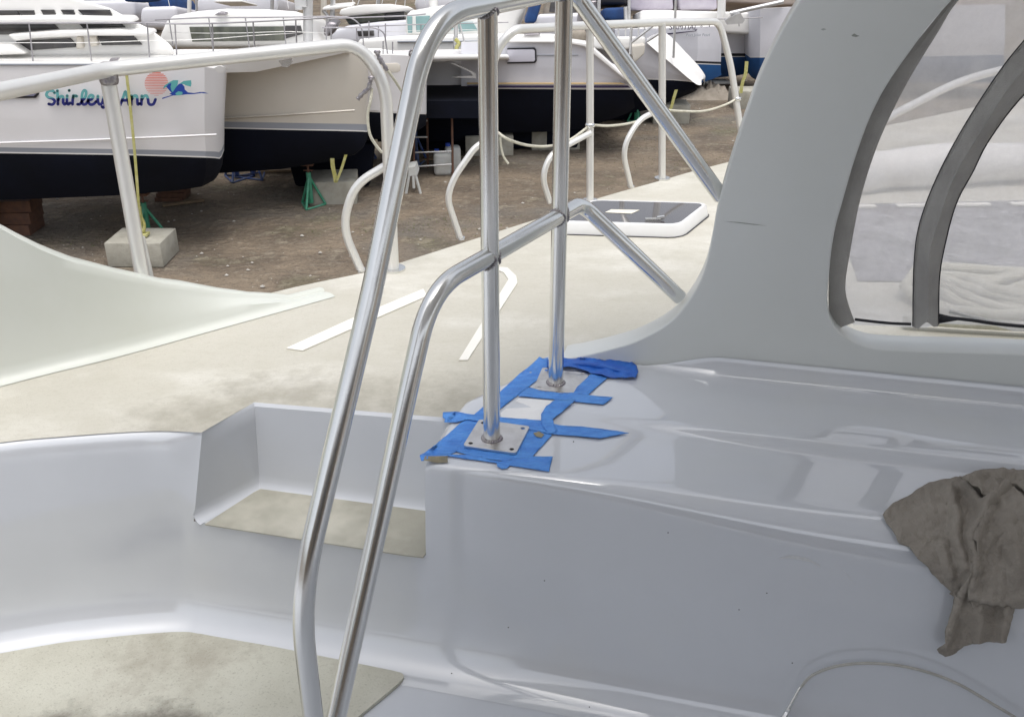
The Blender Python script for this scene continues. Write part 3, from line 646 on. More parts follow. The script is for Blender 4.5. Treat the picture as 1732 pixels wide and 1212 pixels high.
# =================================================================== BLUE MASKING TAPE (strips, each a thing)
TX = lambda x, y: (680 + x / 3.608, 560 + y / 3.608)
def tape(poly, lift, label, m='tape', step=7, wr=.0006, dark=False):
    pts = [TX(*p) for p in poly]; 
    bm = bmesh.new(); vs = [bm.verts.new((p[0], p[1], 0)) for p in pts]; bm.faces.new(vs)
    bmesh.ops.triangulate(bm, faces=bm.faces[:])
    xs = [p[0] for p in pts]; ys = [p[1] for p in pts]
    x = min(xs) + step
    while x < max(xs):
        bmesh.ops.bisect_plane(bm, geom=bm.verts[:] + bm.edges[:] + bm.faces[:], plane_co=(x, 0, 0), plane_no=(1, 0, 0)); x += step
    y = min(ys) + step * .7
    while y < max(ys):
        bmesh.ops.bisect_plane(bm, geom=bm.verts[:] + bm.edges[:] + bm.faces[:], plane_co=(0, y, 0), plane_no=(0, 1, 0)); y += step * .7
    bmesh.ops.remove_doubles(bm, verts=bm.verts, dist=.01)
    for v in bm.verts:
        p, n = on_coam(v.co.x, v.co.y, lift)
        wv = noise.noise(Vector((p.x * 55, p.y * 55, lift * 900))) + .5 * noise.noise(Vector((p.x * 140, p.y * 140, 2)))
        v.co = p + n * (wr * (1.0 + wv * 1.4))
    bmesh.ops.recalc_face_normals(bm, faces=bm.faces)
    if sum(f.normal.z for f in bm.faces) < 0: bmesh.ops.reverse_faces(bm, faces=bm.faces)
    me = bpy.data.meshes.new('masking_tape'); bm.to_mesh(me); bm.free()
    o = link('masking_tape', me, m, None, 3.2)
    sd = o.modifiers.new('s', 'SOLIDIFY'); sd.thickness = .0004; sd.offset = 1
    return tag(o, label, 'masking tape', 'strips of blue masking tape')
L0 = .0012
tape([(118, 762), (200, 700), (290, 625), (355, 565), (420, 530), (500, 462), (600, 372), (720, 262), (800, 200), (838, 160), (858, 172), (892, 165), (895, 240), (840, 290), (770, 345), (700, 400), (610, 470), (560, 520), (470, 600), (400, 690), (330, 740), (270, 765), (200, 772)], L0, 'long blue tape strip along the coaming edge from the front corner to the back plate')
tape([(108, 765), (130, 752), (200, 755), (280, 757), (400, 762), (489, 770), (492, 784), (600, 800), (770, 770), (920, 772), (908, 815), (898, 862), (800, 848), (660, 826), (640, 842), (610, 846), (582, 832), (578, 812), (490, 798), (480, 780), (380, 784), (278, 768), (150, 770), (118, 800)], L0 + .0009, 'blue tape strip folded over the front edge below the front base plate')
tape([(250, 505), (330, 498), (400, 515), (600, 533), (850, 553), (960, 585), (1100, 590), (1386, 628), (1205, 663), (1060, 648), (900, 635), (830, 618), (600, 585), (400, 548), (330, 566), (258, 565), (262, 545), (248, 535)], L0 + .0018, 'blue tape strip running right to a torn point behind the front plate')
tape([(330, 740), (400, 600), (520, 590), (700, 590), (830, 600), (915, 640), (860, 700), (798, 768), (640, 800), (450, 775)], L0 + .0006, 'wide blue tape patch directly under the front base plate')
tape([(705, 402), (770, 348), (860, 372), (980, 385), (1060, 382), (1160, 400), (1290, 411), (1228, 455), (1120, 444), (1020, 432), (940, 424), (800, 412)], L0 + .0012, 'blue tape strip in front of the rear base plate with square right end')
tape([(1060, 432), (985, 495), (920, 548), (928, 590), (950, 622), (905, 640), (870, 610), (850, 575), (848, 520), (880, 470), (940, 430)], L0 + .0026, 'creased blue tape strip curving between the two base plates', wr=.0016)
tape([(1255, 290), (1195, 340), (1130, 400), (1040, 390), (1070, 345), (1150, 270), (1200, 262)], L0 + .0008, 'short blue tape strip right of the rear base plate')
tape([(885, 185), (985, 176), (1060, 180), (1130, 184), (1126, 142), (1165, 160), (1212, 186), (1300, 190), (1392, 196), (1430, 228), (1442, 265), (1425, 302), (1350, 300), (1250, 292), (1170, 272), (1060, 240), (985, 236), (885, 235)], L0 + .0016, 'dark bunched blue tape strip behind the rear post against the arch', m='tape_dark', wr=.0035)
b = MB(); cpts = []
for i, (x, y) in enumerate([(985, 232), (1040, 222), (1110, 220), (1190, 228), (1260, 245), (1340, 262), (1400, 280)]):
    cpts.append(on_coam(*TX(x, y), .007)[0])
b.tube(cr(cpts, 5), [.001 + .006 * math.sin(math.pi * k / 30) for k in range(31)], 8); 
tag(b.build('tape_fold', 'tape_dark', smooth=3.2), 'rolled up fold of blue tape lying on the bunched strip behind the rear post', 'masking tape', 'strips of blue masking tape')
def decal(name, poly, lift, m, parent=None, crop=TX):
    ps = [on_coam(*crop(*p), lift)[0] for p in poly]; b = MB(); b.add(ps, [tuple(range(len(ps)))]); return b.build(name, m, parent)
decal('bare_patch', [(140, 771), (278, 769), (280, 806), (215, 808), (132, 796)], .0035, 'bare', boat)
decal('smooth_patch', [(602, 500), (715, 408), (935, 424), (880, 470), (850, 520), (846, 550), (606, 531)], .0008, 'gel_white', boat)
decal('dirt_smudge', [(800, 632), (835, 622), (868, 640), (850, 660), (818, 652)], .0042, 'bare', boat)

def cmark(pts, m='mark_soft', w=1.2):
    P = cr([(*q, 0) for q in pts], 4); rows = []
    for i, q in enumerate(P):
        ww = w * math.sin(math.pi * (i + .5) / len(P)); rows.append([on_coam(q.x, q.y - ww, .0006)[0], on_coam(q.x, q.y + ww, .0006)[0]])
    b = MB(); b.grid(rows); return b.build('scuff', m, boat, smooth=3.2)
M['scuff_dark'] = mat('grey_scuff', (.56, .57, .575), .3, col2=(.64, .65, .66), scale=120, amt=1)
cmark([(1318, 944), (1335, 941), (1352, 943), (1372, 948), (1388, 958)], 'scuff_dark', 3)
cmark([(1370, 960), (1372, 1000), (1366, 1040), (1362, 1090)], 'scuff_dark', .8); cmark([(1424, 960), (1436, 975), (1442, 985)], 'scuff_dark', .9)
for x, y in ((764, 1138), (921, 981), (970, 747), (997, 1195), (1297, 1002), (1340, 1120), (1250, 1030), (860, 1060), (1130, 900)):
    ps = [on_coam(x + 1.4 * math.cos(a), y + 1.1 * math.sin(a), .0007)[0] for a in (0, 1.2, 2.5, 3.7, 5)]; b = MB(); b.add(ps, [(0, 1, 2, 3, 4)]); b.build('speck', 'hole', boat)
# =================================================================== CHAMOIS CLOTH
CX = lambda x, y: (1260 + x / 2.682, 760 + y / 2.682)
def seg_d(p, a, b_):
    ab = (b_[0] - a[0], b_[1] - a[1]); t = max(0, min(1, ((p[0] - a[0]) * ab[0] + (p[1] - a[1]) * ab[1]) / (ab[0] ** 2 + ab[1] ** 2)))
    return math.hypot(p[0] - a[0] - ab[0] * t, p[1] - a[1] - ab[1] * t), t
def cloth_sheet(b, poly, base, folds, step=9, rough=.004):
    bm = bmesh.new(); vs = [bm.verts.new((p[0] + 3 * math.sin(i * 2.7), p[1] + 3 * math.cos(i * 3.9), 0)) for i, p in enumerate(poly)]; bm.faces.new(vs); bmesh.ops.triangulate(bm, faces=bm.faces[:])
    xs = [p[0] for p in poly]; ys = [p[1] for p in poly]
    for ax, lo_, hi_ in ((0, min(xs), max(xs)), (1, min(ys), max(ys))):
        x = lo_ + step
        while x < hi_:
            co = (x, 0, 0) if ax == 0 else (0, x, 0); no = (1, 0, 0) if ax == 0 else (0, 1, 0)
            bmesh.ops.bisect_plane(bm, geom=bm.verts[:] + bm.edges[:] + bm.faces[:], plane_co=co, plane_no=no); x += step
    bmesh.ops.remove_doubles(bm, verts=bm.verts, dist=.05); out = []
    for v in bm.verts:
        q = (v.co.x, v.co.y); h = base + rough * noise.noise(Vector((q[0] * .012, q[1] * .012, base * 50))) + rough * .5 * noise.noise(Vector((q[0] * .035, q[1] * .035, 3)))
        for (pl, width, amp) in folds:
            d = min(seg_d(q, pl[k], pl[k + 1])[0] for k in range(len(pl) - 1)); h += amp * math.exp(-(d / width) ** 2)
        p, n = on_coam(*CX(*q)); d = (CAM - p).normalized()
        out.append(p + (n * .5 + d * .5).normalized() * max(.002, h))
    b.add(out, [tuple(v.index for v in f.verts) for f in (bm.verts.index_update() or bm.faces)]); bm.free()
b = MB()
main = [(622, 298), (650, 272), (700, 240), (760, 200), (840, 165), (950, 136), (1060, 118), (1160, 100), (1200, 108), (1290, 108), (1440, 120), (1440, 640), (1290, 690), (1200, 700), (1140, 690), (1080, 680), (1020, 708), (1000, 660), (960, 640), (945, 662), (925, 650), (932, 630), (890, 600), (850, 560), (820, 520), (780, 490), (740, 440), (700, 428), (665, 370), (640, 335)]
cloth_sheet(b, main, .009, [([(925, 210), (950, 300), (955, 420), (990, 520)], 22, .016), ([(1170, 205), (1090, 290), (1020, 400), (1045, 480), (1025, 600)], 26, .030), ([(1000, 180), (1060, 270), (1110, 270)], 20, .02), ([(1170, 205), (1240, 230), (1440, 300)], 34, .018), ([(640, 320), (760, 300), (900, 320)], 40, -.004), ([(1130, 330), (1440, 340)], 22, .010), ([(890, 430), (930, 560)], 22, .008), ([(1060, 420), (1090, 640)], 40, -.008)], rough=.008)
cloth_sheet(b, [(960, 165), (1000, 172), (1060, 150), (1150, 140), (1290, 135), (1440, 150), (1440, 260), (1290, 262), (1215, 200), (1160, 205), (1110, 272), (1060, 250), (1040, 225), (990, 185)], .034, [([(1000, 180), (1060, 160), (1250, 150)], 16, .012), ([(1050, 240), (1110, 265)], 14, .01)], rough=.01)
cloth_sheet(b, [(1018, 408), (1040, 380), (1100, 290), (1165, 205), (1210, 215), (1290, 280), (1440, 330), (1440, 640), (1290, 680), (1180, 698), (1100, 682), (1055, 690), (1018, 705), (1002, 650), (1005, 600), (1040, 560), (1048, 500), (1030, 440)], .030, [([(1025, 600), (1048, 520), (1030, 430), (1100, 300)], 14, .010), ([(1130, 330), (1290, 345)], 16, .008), ([(1200, 420), (1240, 600)], 40, .012), ([(1010, 640), (1100, 660), (1290, 640)], 22, .008)], rough=.010)
cloth_sheet(b, [(1000, 560), (1035, 470), (1045, 560), (1060, 600), (1100, 615), (1170, 620), (1225, 630), (1215, 700), (1190, 780), (1172, 850), (1120, 855), (1050, 850), (985, 872), (950, 900), (905, 920), (872, 900), (868, 884), (900, 850), (908, 800), (930, 720), (950, 655), (975, 600)], .020, [([(1035, 470), (975, 640), (935, 760), (900, 870)], 18, .014), ([(1060, 700), (1050, 850)], 22, .012), ([(1130, 700), (1120, 850)], 26, -.006), ([(1180, 710), (1160, 850)], 16, .01)], rough=.008)
o = b.build('chamois_cloth', 'chamois', smooth=3.2); sd = o.modifiers.new('s', 'SOLIDIFY'); sd.thickness = .0022; sd.offset = 1
tag(o, 'crumpled dirty brown chamois cloth hanging over the coaming edge', 'cloth')
b = MB(); 
# =================================================================== WIRE with swaged terminal
wp = [on_coam(x, y, .02)[0] for x, y in [(1352, 1152), (1372, 1130), (1405, 1116), (1440, 1110), (1475, 1109), (1520, 1113), (1570, 1125), (1620, 1145), (1680, 1180), (1740, 1216), (1800, 1250)]]
wz = empty('wire_cable', wp[0], 'thin white coated wire with steel swaged end arching over the lower right wall', 'cable')
tube_obj('cable', cr(wp, 6), .0026, 'wire', wz, 8)
e1 = on_coam(1330, 1196, .02)[0]; e2 = on_coam(1318, 1222, .02)[0]
b = MB(); b.tube([wp[0] + (wp[0] - e1) * .1, wp[0], lerp(wp[0], e1, .9), e1], [.0026, .0032, .0034, .0034], 10); b.build('swage_sleeve', 'steel', wz, smooth=.8)
b = MB(); b.tube([lerp(wp[0], e1, .86), lerp(wp[0], e1, .95), e1 * 1.0, e2, on_coam(1300, 1260, .02)[0]], [.0045, .0048, .0042, .006, .006], 6); b.build('end_fitting', 'steel', wz, smooth=.5)

# =================================================================== ROPES on the guard rails
def rope(name, pts, r, m, label, cat='rope', n=8, group=None):
    b = MB(); b.tube(cr(pts, n), r, 8); return tag(b.build(name, m, smooth=3.2), label, cat, group)
rope('lifeline_rope', [over(B0, 842, 224), over(B0, 860, 236), over(lerp(B0, B1, .4), 893, 246), over(lerp(B0, B1, .65), 930, 247), over(lerp(B0, B1, .85), 965, 236), over(B1, 998, 212)], .0042, 'rope', 'slack white rope between the two steel posts and the thin middle stanchion')
rope('lifeline_rope', [over(B1, 998, 211), over(lerp(B1, B2, .25), 1030, 213), over(lerp(B1, B2, .6), 1068, 208), over(lerp(B1, B2, .8), 1095, 198), over(B2, 1120, 187), over(lerp(B2, B3, .3), 1150, 188), over(lerp(B2, B3, .6), 1190, 188), over(lerp(B2, B3, .85), 1225, 178), over(B3, 1246, 167)], .0042, 'rope', 'slack white rope sagging from the middle stanchion to the far right rail end')
rope('hanging_rope', [over(B0, 846, 232), over(B0, 848, 250), over(B0, 852, 265), over(B0, 860, 277)], .0032, 'rope', 'short loose rope tail hanging beside the near steel post')
rope('lashing_rope', [ony(629, 150, 2.47), ony(627, 168, 2.46), ony(622, 195, 2.46), ony(625, 225, 2.46), ony(634, 243, 2.47), ony(646, 258, 2.48)], .0038, 'rope', 'yellowish rope looping down the inside of the bent left rail end')
rope('lashing_rope', [ony(655, 118, 2.5), ony(667, 135, 2.52), ony(678, 152, 2.55), ony(690, 170, 2.6), ony(700, 190, 2.6)], .0036, 'rope', 'pale rope slanting right from the bent left rail end')
for pts, lab in (([(638, 88), (641, 98), (648, 108), (655, 120)], 'small steel pelican hook at the top of the pale slanting rope'), ([(628, 132), (626, 142), (623, 150), (612, 160), (605, 168)], 'small steel pelican hook hanging inside the bent left rail end')):
    b = MB(); pl = [ony(x, y, 2.46) for x, y in pts]; b.tube(cr(pl, 4), [.003 + .003 * abs(math.sin(k * 1.1)) for k in range(len(cr(pl, 4)))], 8)
    blob(b, pl[0], .009, n=5, sq=(1, .5, .6)); blob(b, lerp(pl[1], pl[2], .5), .008, n=5, sq=(.7, .5, 1.2)); tag(b.build('pelican_hook', 'weld', smooth=3.2), lab, 'hook')
b = MB(); c = ony(487, 108, 2.40); b.prism([ony(*q, 2.40) for q in [(471, 103), (494, 99), (495, 104), (488, 114), (478, 114)]], (0, .004, 0)); tag(b.build('rail_lug', 'steel', o_rail)); 
# things lying on the deck beyond the vinyl window
b = MB(); rpts = []
for k in range(150):
    a = k * .34; rr = .08 + .13 * (k / 150) + .02 * math.sin(k * .9); rpts.append(Vector((1.32 + rr * 1.6 * math.cos(a), 2.30 + rr * .75 * math.sin(a), 2.765 + .02 * math.sin(k * .7) + (.02 if k % 40 > 20 else 0))))
b.tube(rpts, .014, 8); b.tube(cr([(.93, 2.12, 2.77), (1.1, 2.09, 2.77), (1.3, 2.07, 2.77), (1.5, 2.10, 2.77), (1.8, 2.14, 2.77)], 10), .013, 8)
tag(b.build('rope_coil', 'rope', smooth=3.2), 'coiled thick white rope on deck seen through the clear vinyl window', 'rope')
def twist(c0, c1, r, n=70):
    b = MB()
    for s in range(3):
        b.tube([lerp(c0, c1, k / n) + (Vector((0, 0, 1)) * math.sin(k * .55 + s * 2.1) + (c1 - c0).normalized().cross(Vector((0, 0, 1))) * math.cos(k * .55 + s * 2.1)) * r * .5 for k in range(n + 1)], r * .6, 7)
    return b
p0 = ST(.93, .535, 2.80); p1 = ST(1.45, .535, 2.80)
tag(twist(Vector((.86, 2.0, 2.756)), Vector((1.5, 1.84, 2.756)), .014).build('twisted_rope', 'rope', smooth=3.2), 'twisted white rope lying just under the bottom hem of the vinyl window', 'rope')
b = MB(); 
wa = [Vector((.98, 3.22, 2.80)), Vector((1.5, 3.34, 2.82)), Vector((2.2, 3.42, 2.82)), Vector((2.9, 3.4, 2.82))]
wr_ = cr(wa, 8); b.tube(wr_, [.02 + .055 * math.sin(math.pi * min(1, (k + 2) / 12)) if k < 5 else .07 + .005 * math.sin(k) for k in range(len(wr_))], 12)
tag(b.build('rolled_sail', 'boat_roof', smooth=3.2), 'long white rolled sailcloth on the deck seen through the vinyl window', 'sail')
b = MB(); b.prism([Vector((.92, 2.42, 2.7505)), Vector((2.6, 2.36, 2.7505)), Vector((2.8, 3.22, 2.7505)), Vector((1.05, 3.10, 2.7505))], (0, 0, -.003)); b.build('dark_speckled_sheet', mat('speckled_dark_grey', (.09, .085, .10), .5, col2=(.26, .25, .28), scale=14, amt=1, spots=[(70, (.6, .6, .62), .58, .66, .9)]), boat)  # flat dark speckled sheet laid on the deck
b = MB()
for k in range(8):
    c = Vector((1.12 + k * .19, 3.06 + .01 * k, 2.756)); b.box(c, (.12, .025, .006), .05)
b.build('white_dashes', 'strip', boat)
b = MB(); b.tube(cr([(1.0, 3.3, 2.83), (1.5, 3.75, 2.93), (1.9, 4.05, 3.0), (2.6, 4.5, 3.02)], 6), .016, 10); b.build('guard_rail', 'rail', boat, smooth=3.2)

# =================================================================== BACKGROUND BOATS
def hull(parent, name, st, Y, beam, mats, slope=0.0, deck='boat_roof'):
    """st: stations (px, top, band_top, band_bottom, keel, rel_beam); mats: topside, band, below; returns hull object"""
    b = MB(); rows = []
    x0 = ony(st[0][0], st[0][3], Y).x; yc = None
    for (px, t, s1, s2, kb, rb) in st:
        y = Y + slope * (px - st[-1][0]) / 400.0; c = y + beam / 2; yn = c - beam / 2 * rb; yf = c + beam / 2 * rb
        T = ony(px, t, yn); S1 = ony(px, s1, yn); S2 = ony(px, s2, yn); K = ony(px, kb, c)
        x = S2.x
        near = [Vector((T.x, yn, T.z)), Vector((lerp(T.x, S1.x, .65), yn + .01, lerp(T.z, S1.z, .62))), Vector((lerp(T.x, S1.x, .7), yn + .016, lerp(T.z, S1.z, .66))), Vector((S1.x, yn + .04, S1.z)), Vector((S2.x, yn + .05, S2.z)), Vector((S2.x, yn + .05, S2.z - .014)),
                Vector((lerp(S2.x, K.x, .3), lerp(yn + .05, c, .15), lerp(S2.z, K.z, .55))), Vector((lerp(S2.x, K.x, .8), lerp(yn, c, .5), lerp(S2.z, K.z, .9))), Vector((K.x, c, K.z))]
        far = [Vector((v.x, 2 * c - v.y, v.z - (.17 * beam * rb if q_ == 0 else 0))) for q_, v in enumerate(near[:-1])][::-1]
        top = [Vector((T.x, lerp(yf, yn, f), T.z - .17 * beam * rb * (1 - f) + .03 * math.sin(math.pi * f))) for f in (.15, .5, .85)]
        rows.append(near + far + top)
    n = len(rows[0]); mi = []
    idx = [0, 0, 0, 1, 3, 2, 2, 2, 2, 2, 2, 3, 1, 0, 0, 0, 4, 4, 4, 4]
    k = len(b.v)
    for i in range(len(rows) - 1):
        for j in range(n):
            pass
    b.v = [tuple(p) for r_ in rows for p in r_]
    for i in range(len(rows) - 1):
        for j in range(n):
            a = i * n + j; q = i * n + (j + 1) % n; b.f.append((a, q, q + n, a + n)); b.mi.append(idx[j] if j < len(idx) else 4)
    for e in (0, len(rows) - 1):
        nn_ = 9
        # end caps split by colour: topside, band, below
        r0 = e * n
        def capf(lo, hi, m_):
            L = [r0 + v for v in range(lo, hi + 1)]; Rr = [r0 + (16 - v) for v in range(hi, lo - 1, -1)]
            seq = L + [v for v in Rr if v not in L]; 
            if len(seq) > 2: b.f.append(tuple(seq)); b.mi.append(m_)
        capf(0, 3, 0); capf(3, 4, 1); capf(4, 5, 3); capf(5, 8, 2)
        b.f.append(tuple([r0, r0 + 16, r0 + 17, r0 + 18, r0 + 19])); b.mi.append(4)
    return b.build(name, [mats[0], mats[1], mats[2], 'boat_roof', deck], parent, smooth=.5)
def slab(parent, name, px, Y, D, m, bevel=.04, slope=0.0, ox=0.0):
    xs0 = px[0][0]
    b = MB(); b.prism([ony(q[0], q[1], Y + slope * (q[0] - xs0) / 100.) for q in px], (ox, D, -.17 * D if D > .9 else 0)); return b.build(name, m, parent, bevel=bevel, seg=3)
M['thin'] = mat('weathered_thin_rail', (.30, .29, .31), .4, .6, col2=(.42, .41, .42), scale=3, amt=.7)
def brail(parent, top, posts, Y, r=.009, mid=True, m='thin', slope=0.0, bend_r=.12):
    yy = lambda x: Y + slope * (x - top[0][0]) / 100.
    o = tube_obj('guard_rail', bend([ony(x, y, yy(x)) for x, y in top], bend_r, 5), r, m, parent, 8)
    for (x, y0, x1, y1) in posts: tube_obj('stanchion', [ony(x, y0, yy(x)), ony(x1, y1, yy(x))], r * .9, m, o, 8)
    if mid: 
        b = MB(); b.tube([ony(x, (y + z) / 2, yy(x)) for (x, y, _, z) in posts], .004, 6); b.build('lifeline', 'rail', o, smooth=3.2)
    return o

# --- catamaran with the name on its side
sa = empty('catamaran', (-6, 11, 0), 'large white catamaran named Shirley Ann with grey waterline band and dark green boot stripe', 'boat')
M['inner'] = M['boat_cream']
hull(sa, 'hull', [(-420, 108, 248, 256, 350, 1), (-200, 108, 249, 257, 345, 1), (0, 108, 251, 259, 335, 1), (200, 109, 254, 262, 326, 1), (300, 111, 256, 265, 318, .9), (346, 113, 257.5, 266.5, 313, .66), (362, 116, 258, 267.5, 305, .36), (369, 124, 259, 268.5, 290, .14)], 10.0, 1.25, ('boat_white', 'grey_band', 'navy'))
hull(sa, 'hull', [(120, 96, 200, 209, 300, 1), (372, 94, 207, 217, 292, 1), (480, 92, 209, 219.5, 284, 1), (560, 90, 210.5, 221, 272, .75), (600, 89, 211, 222, 262, .45), (614, 92, 211.5, 222.5, 250, .26), (620, 101, 212, 223, 238, .12)], 11.5, 1.15, ('boat_cream', 'grey_band', 'navy'))  # white far hull coloured cream to carry the shade on its inner face
# bridgedeck and foredeck
z_ = 2.02
q0 = ony(-300, 112, 10.9); q1 = ony(368, 124, 10.7); q2 = ony(588, 101, 11.6); q3 = ony(560, 92, 12.3); q4 = ony(-300, 96, 12.6)
b = MB(); b.grid([[Vector((q0.x, 10.9, 1.86)), Vector((q1.x - .4, 10.7, 1.86)), Vector((q1.x + .35, 10.95, 1.84)), Vector((q2.x, 11.65, 1.94))], [Vector((q0.x, 10.88, 1.99)), Vector((q1.x - .2, 10.65, 1.99)), Vector((q1.x + .4, 10.92, 2.01)), Vector((q2.x + .06, 11.6, 2.05))], [Vector((q0.x, 11.2, 2.0)), Vector((q1.x - .3, 11.0, 2.01)), Vector((q1.x + .3, 11.2, 2.02)), Vector((q2.x, 11.75, 2.0))], [Vector((q0.x, 12.6, 1.80)), Vector((q1.x - .3, 12.6, 1.82)), Vector((q1.x + .3, 12.6, 1.82)), Vector((q2.x, 12.6, 1.84))], [Vector((q0.x, 12.6, 1.65)), Vector((q1.x - .3, 12.6, 1.65)), Vector((q1.x + .3, 12.6, 1.65)), Vector((q2.x, 12.6, 1.65))], [Vector((q0.x, 10.9, 1.86)), Vector((q1.x - .4, 10.7, 1.86)), Vector((q1.x + .35, 10.95, 1.84)), Vector((q2.x, 11.65, 1.94))]])
b.build('foredeck', 'boat_roof', sa, smooth=.5)
slab(sa, 'cabin', [(-320, -60), (60, -22), (142, 0), (188, 13), (222, 32), (255, 48), (270, 59), (294, 78), (300, 95), (-320, 102)], 11.0, 1.3, 'boat_roof', .08, ox=-.95)
for k, (pts, lab) in enumerate([([(-30, 18), (28, 18), (36, 33), (-30, 33)], 1), ([(28, 18), (56, 18), (58, 27), (36, 27)], 1), ([(68, 17), (90, 17), (94, 27), (74, 27)], 1), ([(102, 17), (123, 17), (126, 26), (108, 26)], 1), ([(131, 17), (184, 17), (190, 29), (142, 28)], 1),
        ([(-30, 42), (90, 41), (102, 53), (14, 59), (-30, 59)], 2), ([(134, 41), (205, 41), (216, 52), (142, 50)], 2), ([(26, 70), (118, 65), (131, 80), (42, 86)], 3), ([(164, 61), (224, 61), (240, 76), (172, 77)], 3)]):
    slab(sa, 'window', pts, 10.97, .05, 'win', .004)
for pts in ([(-60, 30), (100, 28), (215, 31), (222, 40), (100, 39), (-60, 41)], [(12, 59), (100, 52), (200, 50), (248, 54), (252, 61), (150, 61), (60, 65), (24, 70)], [(-60, 74), (20, 76), (44, 92), (-60, 96)]):
    slab(sa, 'brow', pts, 10.82, .3, 'boat_roof', .03)
slab(sa, 'cabin_post', [(128, 62), (137, 62), (140, 82), (128, 84)], 10.93, .1, 'boat_cream', .02); slab(sa, 'cabin_post', [(150, 62), (161, 61), (165, 78), (152, 80)], 10.93, .1, 'boat_cream', .02)
brail(sa, [(-300, 42), (0, 39.5), (254, 39), (298, 41), (359, 40), (430, 37), (545, 31), (560, 29)], [(-110, 40, -105, 106), (49, 40, 56, 105), (147, 40, 155, 105), (249, 39, 253, 99), (296, 41, 299, 96), (359, 40, 361, 92), (428, 37, 431, 84), (500, 33, 502, 80)], 10.55, slope=.04)
slab(sa, 'rub_rail', [(-400, 108), (150, 108.5), (185, 107), (150, 111), (-400, 111)], 9.985, .03, 'grey_band', .003)
slab(sa, 'portlight', [(-60, 148), (58, 148), (64, 151), (65, 160), (60, 166), (-60, 167)], 9.985, .02, 'black', .004); slab(sa, 'portlight', [(-60, 151), (56, 151), (60, 153), (61, 159), (57, 163), (-60, 163)], 9.975, .02, mat('portlight_glass', (.22, .22, .32), .1), .003)
b = MB(); b.grid([[ony(x, y + .9, 10.052 + e_), ony(x, y + 4, 10.062 + e_), ony(x, y + 9.5, 10.085 + e_)] for x, y, e_ in [(-420, 256, 0), (-200, 257, 0), (0, 259, 0), (200, 262, 0), (300, 265, .06), (346, 266.5, .24)]]); b.build('boot_stripe', 'green_boot', sa, smooth=1)
slab(sa, 'bow_fitting', [(187, 99), (200, 99), (197, 104), (184, 104)], 10.2, .05, 'weld', .004)
# knuckle step on topsides
b = MB(); kp = [(-400, 241), (0, 242), (130, 238), (300, 231), (366, 228)]; rows = [[ony(x, y - 2, 10.012), ony(x, y, 10.003), ony(x, y + 1.5, 10.03)] for x, y in kp]; b.grid(rows); b.build('knuckle', 'boat_white', sa, smooth=1)
b = MB(); kp = [(372, 201), (480, 195), (600, 187)]; b.grid([[ony(x, y - 2, 11.515), ony(x, y, 11.502), ony(x, y + 1.5, 11.53)] for x, y in kp]); b.build('knuckle', 'boat_cream', sa, smooth=1)
# name and emblem on the near hull
NX = lambda x, y: (60 + x / 5.587, 100 + y / 5.587)
def ribbon(b, pts, w, Y, crop=NX, mi=0):
    P = cr([(*crop(*p), 0) for p in pts], 6); W = w / 5.587
    for q in P[::1]:
        k = [ony(q.x + W / 2 * math.cos(a), q.y + W / 2 * math.sin(a), Y) for a in [2 * math.pi * j / 10 for j in range(10)]]
        if q is P[0] or q is P[-1]: b.add(k, [tuple(range(10))], mi)
    rows = []
    for i, q in enumerate(P):
        t = (P[min(i + 1, len(P) - 1)] - P[max(0, i - 1)]).normalized(); n = Vector((-t.y, t.x, 0)) * W / 2
        rows.append([ony(q.x + n.x, q.y + n.y, Y), ony(q.x - n.x, q.y - n.y, Y)])
    b.grid(rows, mi)
LET = [[(182, 322), (165, 303), (125, 303), (103, 335), (120, 362), (162, 376), (182, 402), (160, 430), (125, 425)],
       [(207, 298), (210, 360), (212, 428)], [(213, 395), (232, 358), (258, 356), (262, 390), (262, 412), (275, 428), (292, 415)],
       [(300, 345), (297, 400), (308, 428), (328, 415)], [(318, 296), (320, 300)],
       [(350, 428), (352, 385), (358, 345)], [(354, 372), (368, 348), (390, 352)], [(398, 428), (420, 426), (436, 405)],
       [(436, 400), (470, 360), (478, 312), (462, 296), (444, 320), (438, 380), (448, 425), (475, 425), (495, 400)],
       [(498, 392), (530, 380), (545, 352), (525, 342), (504, 362), (500, 405), (520, 430), (550, 425), (575, 400)],
       [(590, 350), (590, 400), (605, 428), (630, 415), (645, 360)], [(650, 345), (652, 400), (655, 445), (640, 458), (628, 450)],
       [(800, 436), (830, 360), (850, 308), (866, 360), (884, 432)], [(818, 392), (878, 390)],
       [(905, 432), (906, 390), (908, 348)], [(908, 385), (930, 350), (955, 350), (962, 385), (966, 428), (985, 420)],
       [(1000, 430), (1002, 390), (1005, 348)], [(1005, 385), (1028, 350), (1052, 350), (1064, 385), (1068, 415), (1086, 432), (1116, 424), (1134, 382)]]
LY = 9.955
tt = two_tone(ony(*NX(500, 372), LY).z)
for grp in (LET[:11], LET[11:]):
    b = MB()
    for L in grp: ribbon(b, L, 27, LY)
    b.build('name_lettering', tt, sa, fixn=False)
